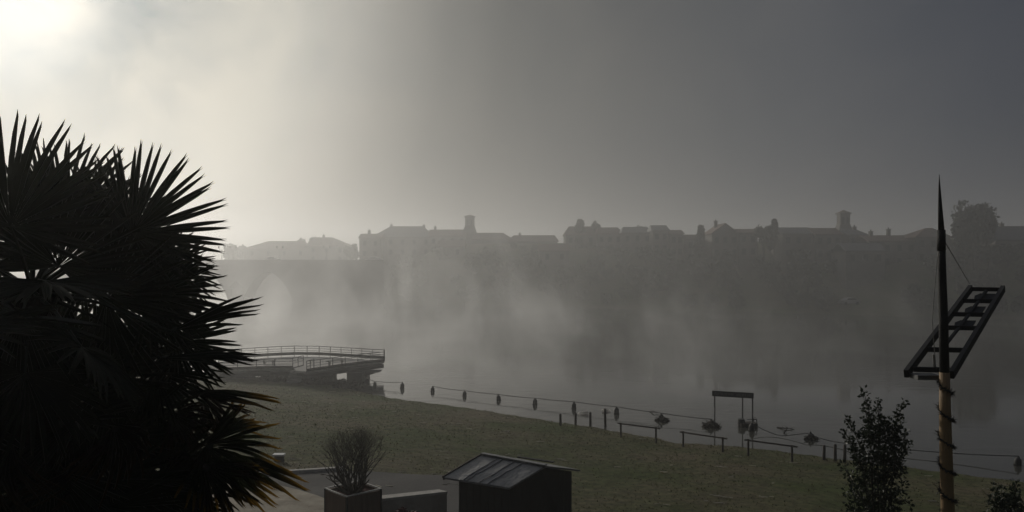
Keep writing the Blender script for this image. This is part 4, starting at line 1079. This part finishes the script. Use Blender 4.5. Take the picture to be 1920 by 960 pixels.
def palm(cx_px, cy_px, D, label, seed, manual, nrand, avoid=None, trunk_r=.13, Lr=(.7,1.05)):
    c = P(cx_px, cy_px, D); zg = g(c.x, c.y); root = empty('fan_palm', (c.x,c.y,zg), label, 'palm tree'); o = root.location.copy(); q = random.Random(seed)
    cc = c-o
    m = MB(); pts = []; rr = []
    for i in range(40):
        t = i/39; pts.append(Vector((.04*math.sin(t*3), .03*math.cos(t*4), -.3+(cc.z+.25)*t))); rr.append(trunk_r*(1.25 if i % 2 else 1.0)*(1.15-.1*t))
    m.tube(pts, rr, 14)
    for i in range(900):                    # fibre and old leaf bases
        t = q.random()**.6; a = q.uniform(0,6.28); z = -.1+cc.z*t; b = Vector((math.cos(a)*trunk_r,math.sin(a)*trunk_r,z)); L = q.uniform(.08,.22)
        m.tube([b, b+Vector((math.cos(a)*L*.5,math.sin(a)*L*.5,L*q.uniform(-.8,1)))], [.012,.003], 3, cap=False)
    m.build('trunk', M['fibre'], root)
    for (hx, hy, hd, bl, s, roll, tilt, aim, pm) in manual:
        h = P(hx,hy,hd)-o; a = None
        if aim: a = (P(*aim)-o)-h
        frond(root, cc.copy(), h, bl, s, roll, tilt, a, pm)
    n = 0
    for i in range(nrand):
        a = i*2.39996+q.uniform(-.3,.3); e = R(78-150*((i+.5)/nrand)**.85+q.uniform(-8,8))
        L = q.uniform(*Lr); d = Vector((math.cos(a)*math.cos(e), math.sin(a)*math.cos(e), math.sin(e)))
        h = cc+Vector((0,0,-.25*((i+.5)/nrand)))+d*L - Vector((0,0,.16*L*L))
        wp = o+h
        if wp.y < 2.6: continue
        px = 960+F*wp.x/wp.y; py = YH-F*(wp.z-CH)/wp.y
        if avoid and avoid(px, py): continue
        t = i/nrand
        bl = q.choice(FAN) if t < .72 else q.choice(DEAD+FAN[2:])
        frond(root, cc.copy(), h, bl, q.uniform(.9,1.1), q.uniform(-.7,.7), q.uniform(-.1,.3), (h-cc)+Vector((0,0,-.35*t)), 'palm' if t < .7 else 'palmdead')
    return root
def fans_face(aim): return aim
pi2 = math.pi/2
# manual fronds: hub px, py, depth, blade, scale, roll, tilt, aim point (px,py,depth), petiole material
A_ = [(248,437,6.2,FAN[0],1.08,pi2,0,(340,370,6.25),'palm'),
      (20,425,5.6,FAN[0],1.20,pi2,0,(45,300,5.6),'palm'),
      (135,405,6.4,FAN[1],.98,pi2,0,(175,300,6.4),'palm'),
      (70,400,6.7,FAN[1],.95,pi2+.2,0,(95,300,6.9),'palm'),
      (185,425,6.8,FAN[0],.85,pi2-.2,0,(215,330,6.9),'palm'),
      (285,555,6.3,FAN[1],.86,pi2-.35,0,(420,545,6.5),'palm'),
      (250,520,6.6,FAN[2],.90,pi2-.2,0,(380,470,6.7),'palm'),
      (300,500,6.9,FAN[0],.78,pi2-.6,0,(400,510,7.2),'palm'),
      (320,622,6.0,SPEAR,.92,.9,0,(470,572,6.0),'palm'),
      (285,590,6.5,FAN[1],.75,pi2-.3,0,(380,640,6.7),'palm'),
      (200,480,6.5,FAN[0],1.0,pi2,0,(280,440,6.5),'palm'),
      (110,500,6.1,FAN[1],1.1,pi2,0,(140,400,6.1),'palm'),
      (60,460,6.3,FAN[0],1.1,pi2,0,(20,380,6.3),'palm'),
      (200,560,6.2,FAN[1],1.1,pi2,0,(280,560,6.2),'palm'),
      (40,590,5.8,FAN[0],1.1,pi2,0,(0,690,5.8),'palm'),
      (300,672,6.2,SPEAR,.95,.35,0,(465,668,6.3),'palm'),
      (330,640,6.5,FAN[0],.8,1.2,0,(400,720,6.6),'palm')]
palm(60,545,6.2,'tall dark fan palm filling the left side against the bright fog',11,A_,36, lambda x, y: x > 235 or y < 425)
B_ = [(330,735,6.4,SPEARY,1.02,.15,0,(515,750,6.5),'palm'),
      (320,775,6.3,DEAD[0],.85,1.0,0,(420,840,6.3),'palmdead'),
      (385,845,6.5,SPEARY,1.12,.5,.1,(560,895,6.6),'palm'),
      (375,850,6.4,SPEARY,.95,.9,.1,(515,935,6.5),'palm'),
      (385,835,6.3,OLD[0],.95,.9,.1,(520,890,6.3),'palmdead'),
      (380,870,6.2,DEAD[1],1.0,1.2,0,(470,960,6.2),'palmdead'),
      (350,795,6.6,SPEARY,.82,.5,0,(480,798,6.8),'palm'),
      (380,740,6.5,DEAD[1],.85,1.3,0,(440,820,6.5),'palmdead'),
      (290,700,6.4,FAN[2],.8,.9,0,(400,720,6.5),'palm'),
      (300,900,6.3,FAN[1],1.0,pi2,0,(380,940,6.3),'palm'),
      (220,820,6.3,FAN[1],1.1,pi2,0,(300,800,6.3),'palm'),
      (200,900,6.2,FAN[0],1.1,pi2,0,(230,980,6.2),'palm'),
      (100,880,6.0,FAN[0],1.1,pi2,0,(60,960,6.0),'palm'),
      (100,760,6.1,FAN[1],1.1,pi2,0,(60,700,6.1),'palm'),
      (180,700,6.3,FAN[0],1.0,pi2,0,(230,640,6.3),'palm')]
palm(150,800,6.8,'shorter fan palm with yellow leaf tips in the lower left corner',21,B_,38, lambda x, y: x > 300 or y < 640, Lr=(.7,1.1))

# ---------------------------------------------------------------- lawn detail
def grass():
    q = np.random.default_rng(5); N = 60000; m = MB()
    D = 24+ (q.random(N)**.75)*52; X_ = (q.random(N)*2-1)*D*.66; z = G(X_, D); ok = z > .005
    on_path = []
    pp = [(p.x,p.y) for p in [on_ground(*a) for a in [(300,905),(440,899),(560,890),(625,885),(720,887),(850,893),(1000,900),(1000,1010),(640,965),(300,1040)]]]
    ins = np.zeros(N,bool); n = len(pp)
    for i in range(n):
        x0,y0 = pp[i]; x1,y1 = pp[(i+1)%n]
        if y0 != y1: ins ^= ((y0 > D) != (y1 > D)) & (X_ < (x1-x0)*(D-y0)/(y1-y0)+x0)
    ok &= ~ins
    cl = np.sin(X_*.35+1.3*np.sin(D*.21))*np.sin(D*.28+np.sin(X_*.4)); ok &= (cl+q.random(N)*1.6 > .2)
    X_, D, z = X_[ok], D[ok], z[ok]; k = len(X_)
    h = .03+.05*q.random(k)**2 + np.where((z < .22) & (q.random(k) < .5), .10*q.random(k), 0) + .06*(q.random(k) < .02); a = q.random(k)*6.28; w_ = .02+.04*q.random(k); lean = (q.random((k,2))-.5)*.12
    base = np.stack([X_,D,z],1); s = np.stack([np.cos(a)*w_,np.sin(a)*w_,np.zeros(k)],1); tip = base+np.stack([lean[:,0],lean[:,1],h],1); base[:,2] -= .02
    V = np.stack([base-s, base+s, tip],1).reshape(-1,3); me = bpy.data.meshes.new('grass')
    me.from_pydata(V.tolist(), [], [(3*i,3*i+1,3*i+2) for i in range(k)]); me.update(); me.materials.append(M['blade'])
    o = link('grass', me); o['kind'] = 'stuff'; o['label'] = 'short tufty winter grass on the lawn'
    # flattened reeds and straw left by the flood
    m = MB(); q = random.Random(8)
    for i in range(150):
        Dd = q.uniform(26,66); x = q.uniform(-.32,.62)*Dd; zz = g(x,Dd)
        if zz < .12: continue
        n = q.choice((1,2,2,4)); 
        for _ in range(n):
            a = q.gauss(0,.5); L = q.uniform(.08,.45); b = Vector((x+q.uniform(-.3,.3),Dd+q.uniform(-.15,.15),0)); e = b+Vector((math.cos(a)*L,math.sin(a)*L,0))
            b.z = g(b.x,b.y)+.035; e.z = g(e.x,e.y)+.05; m.tube([b,e], q.uniform(.009,.022), 3, cap=False)
    o = m.build('straw_litter', M['straw']); o['kind'] = 'stuff'; o['label'] = 'scattered pale reeds and straw left on the lawn'
grass()
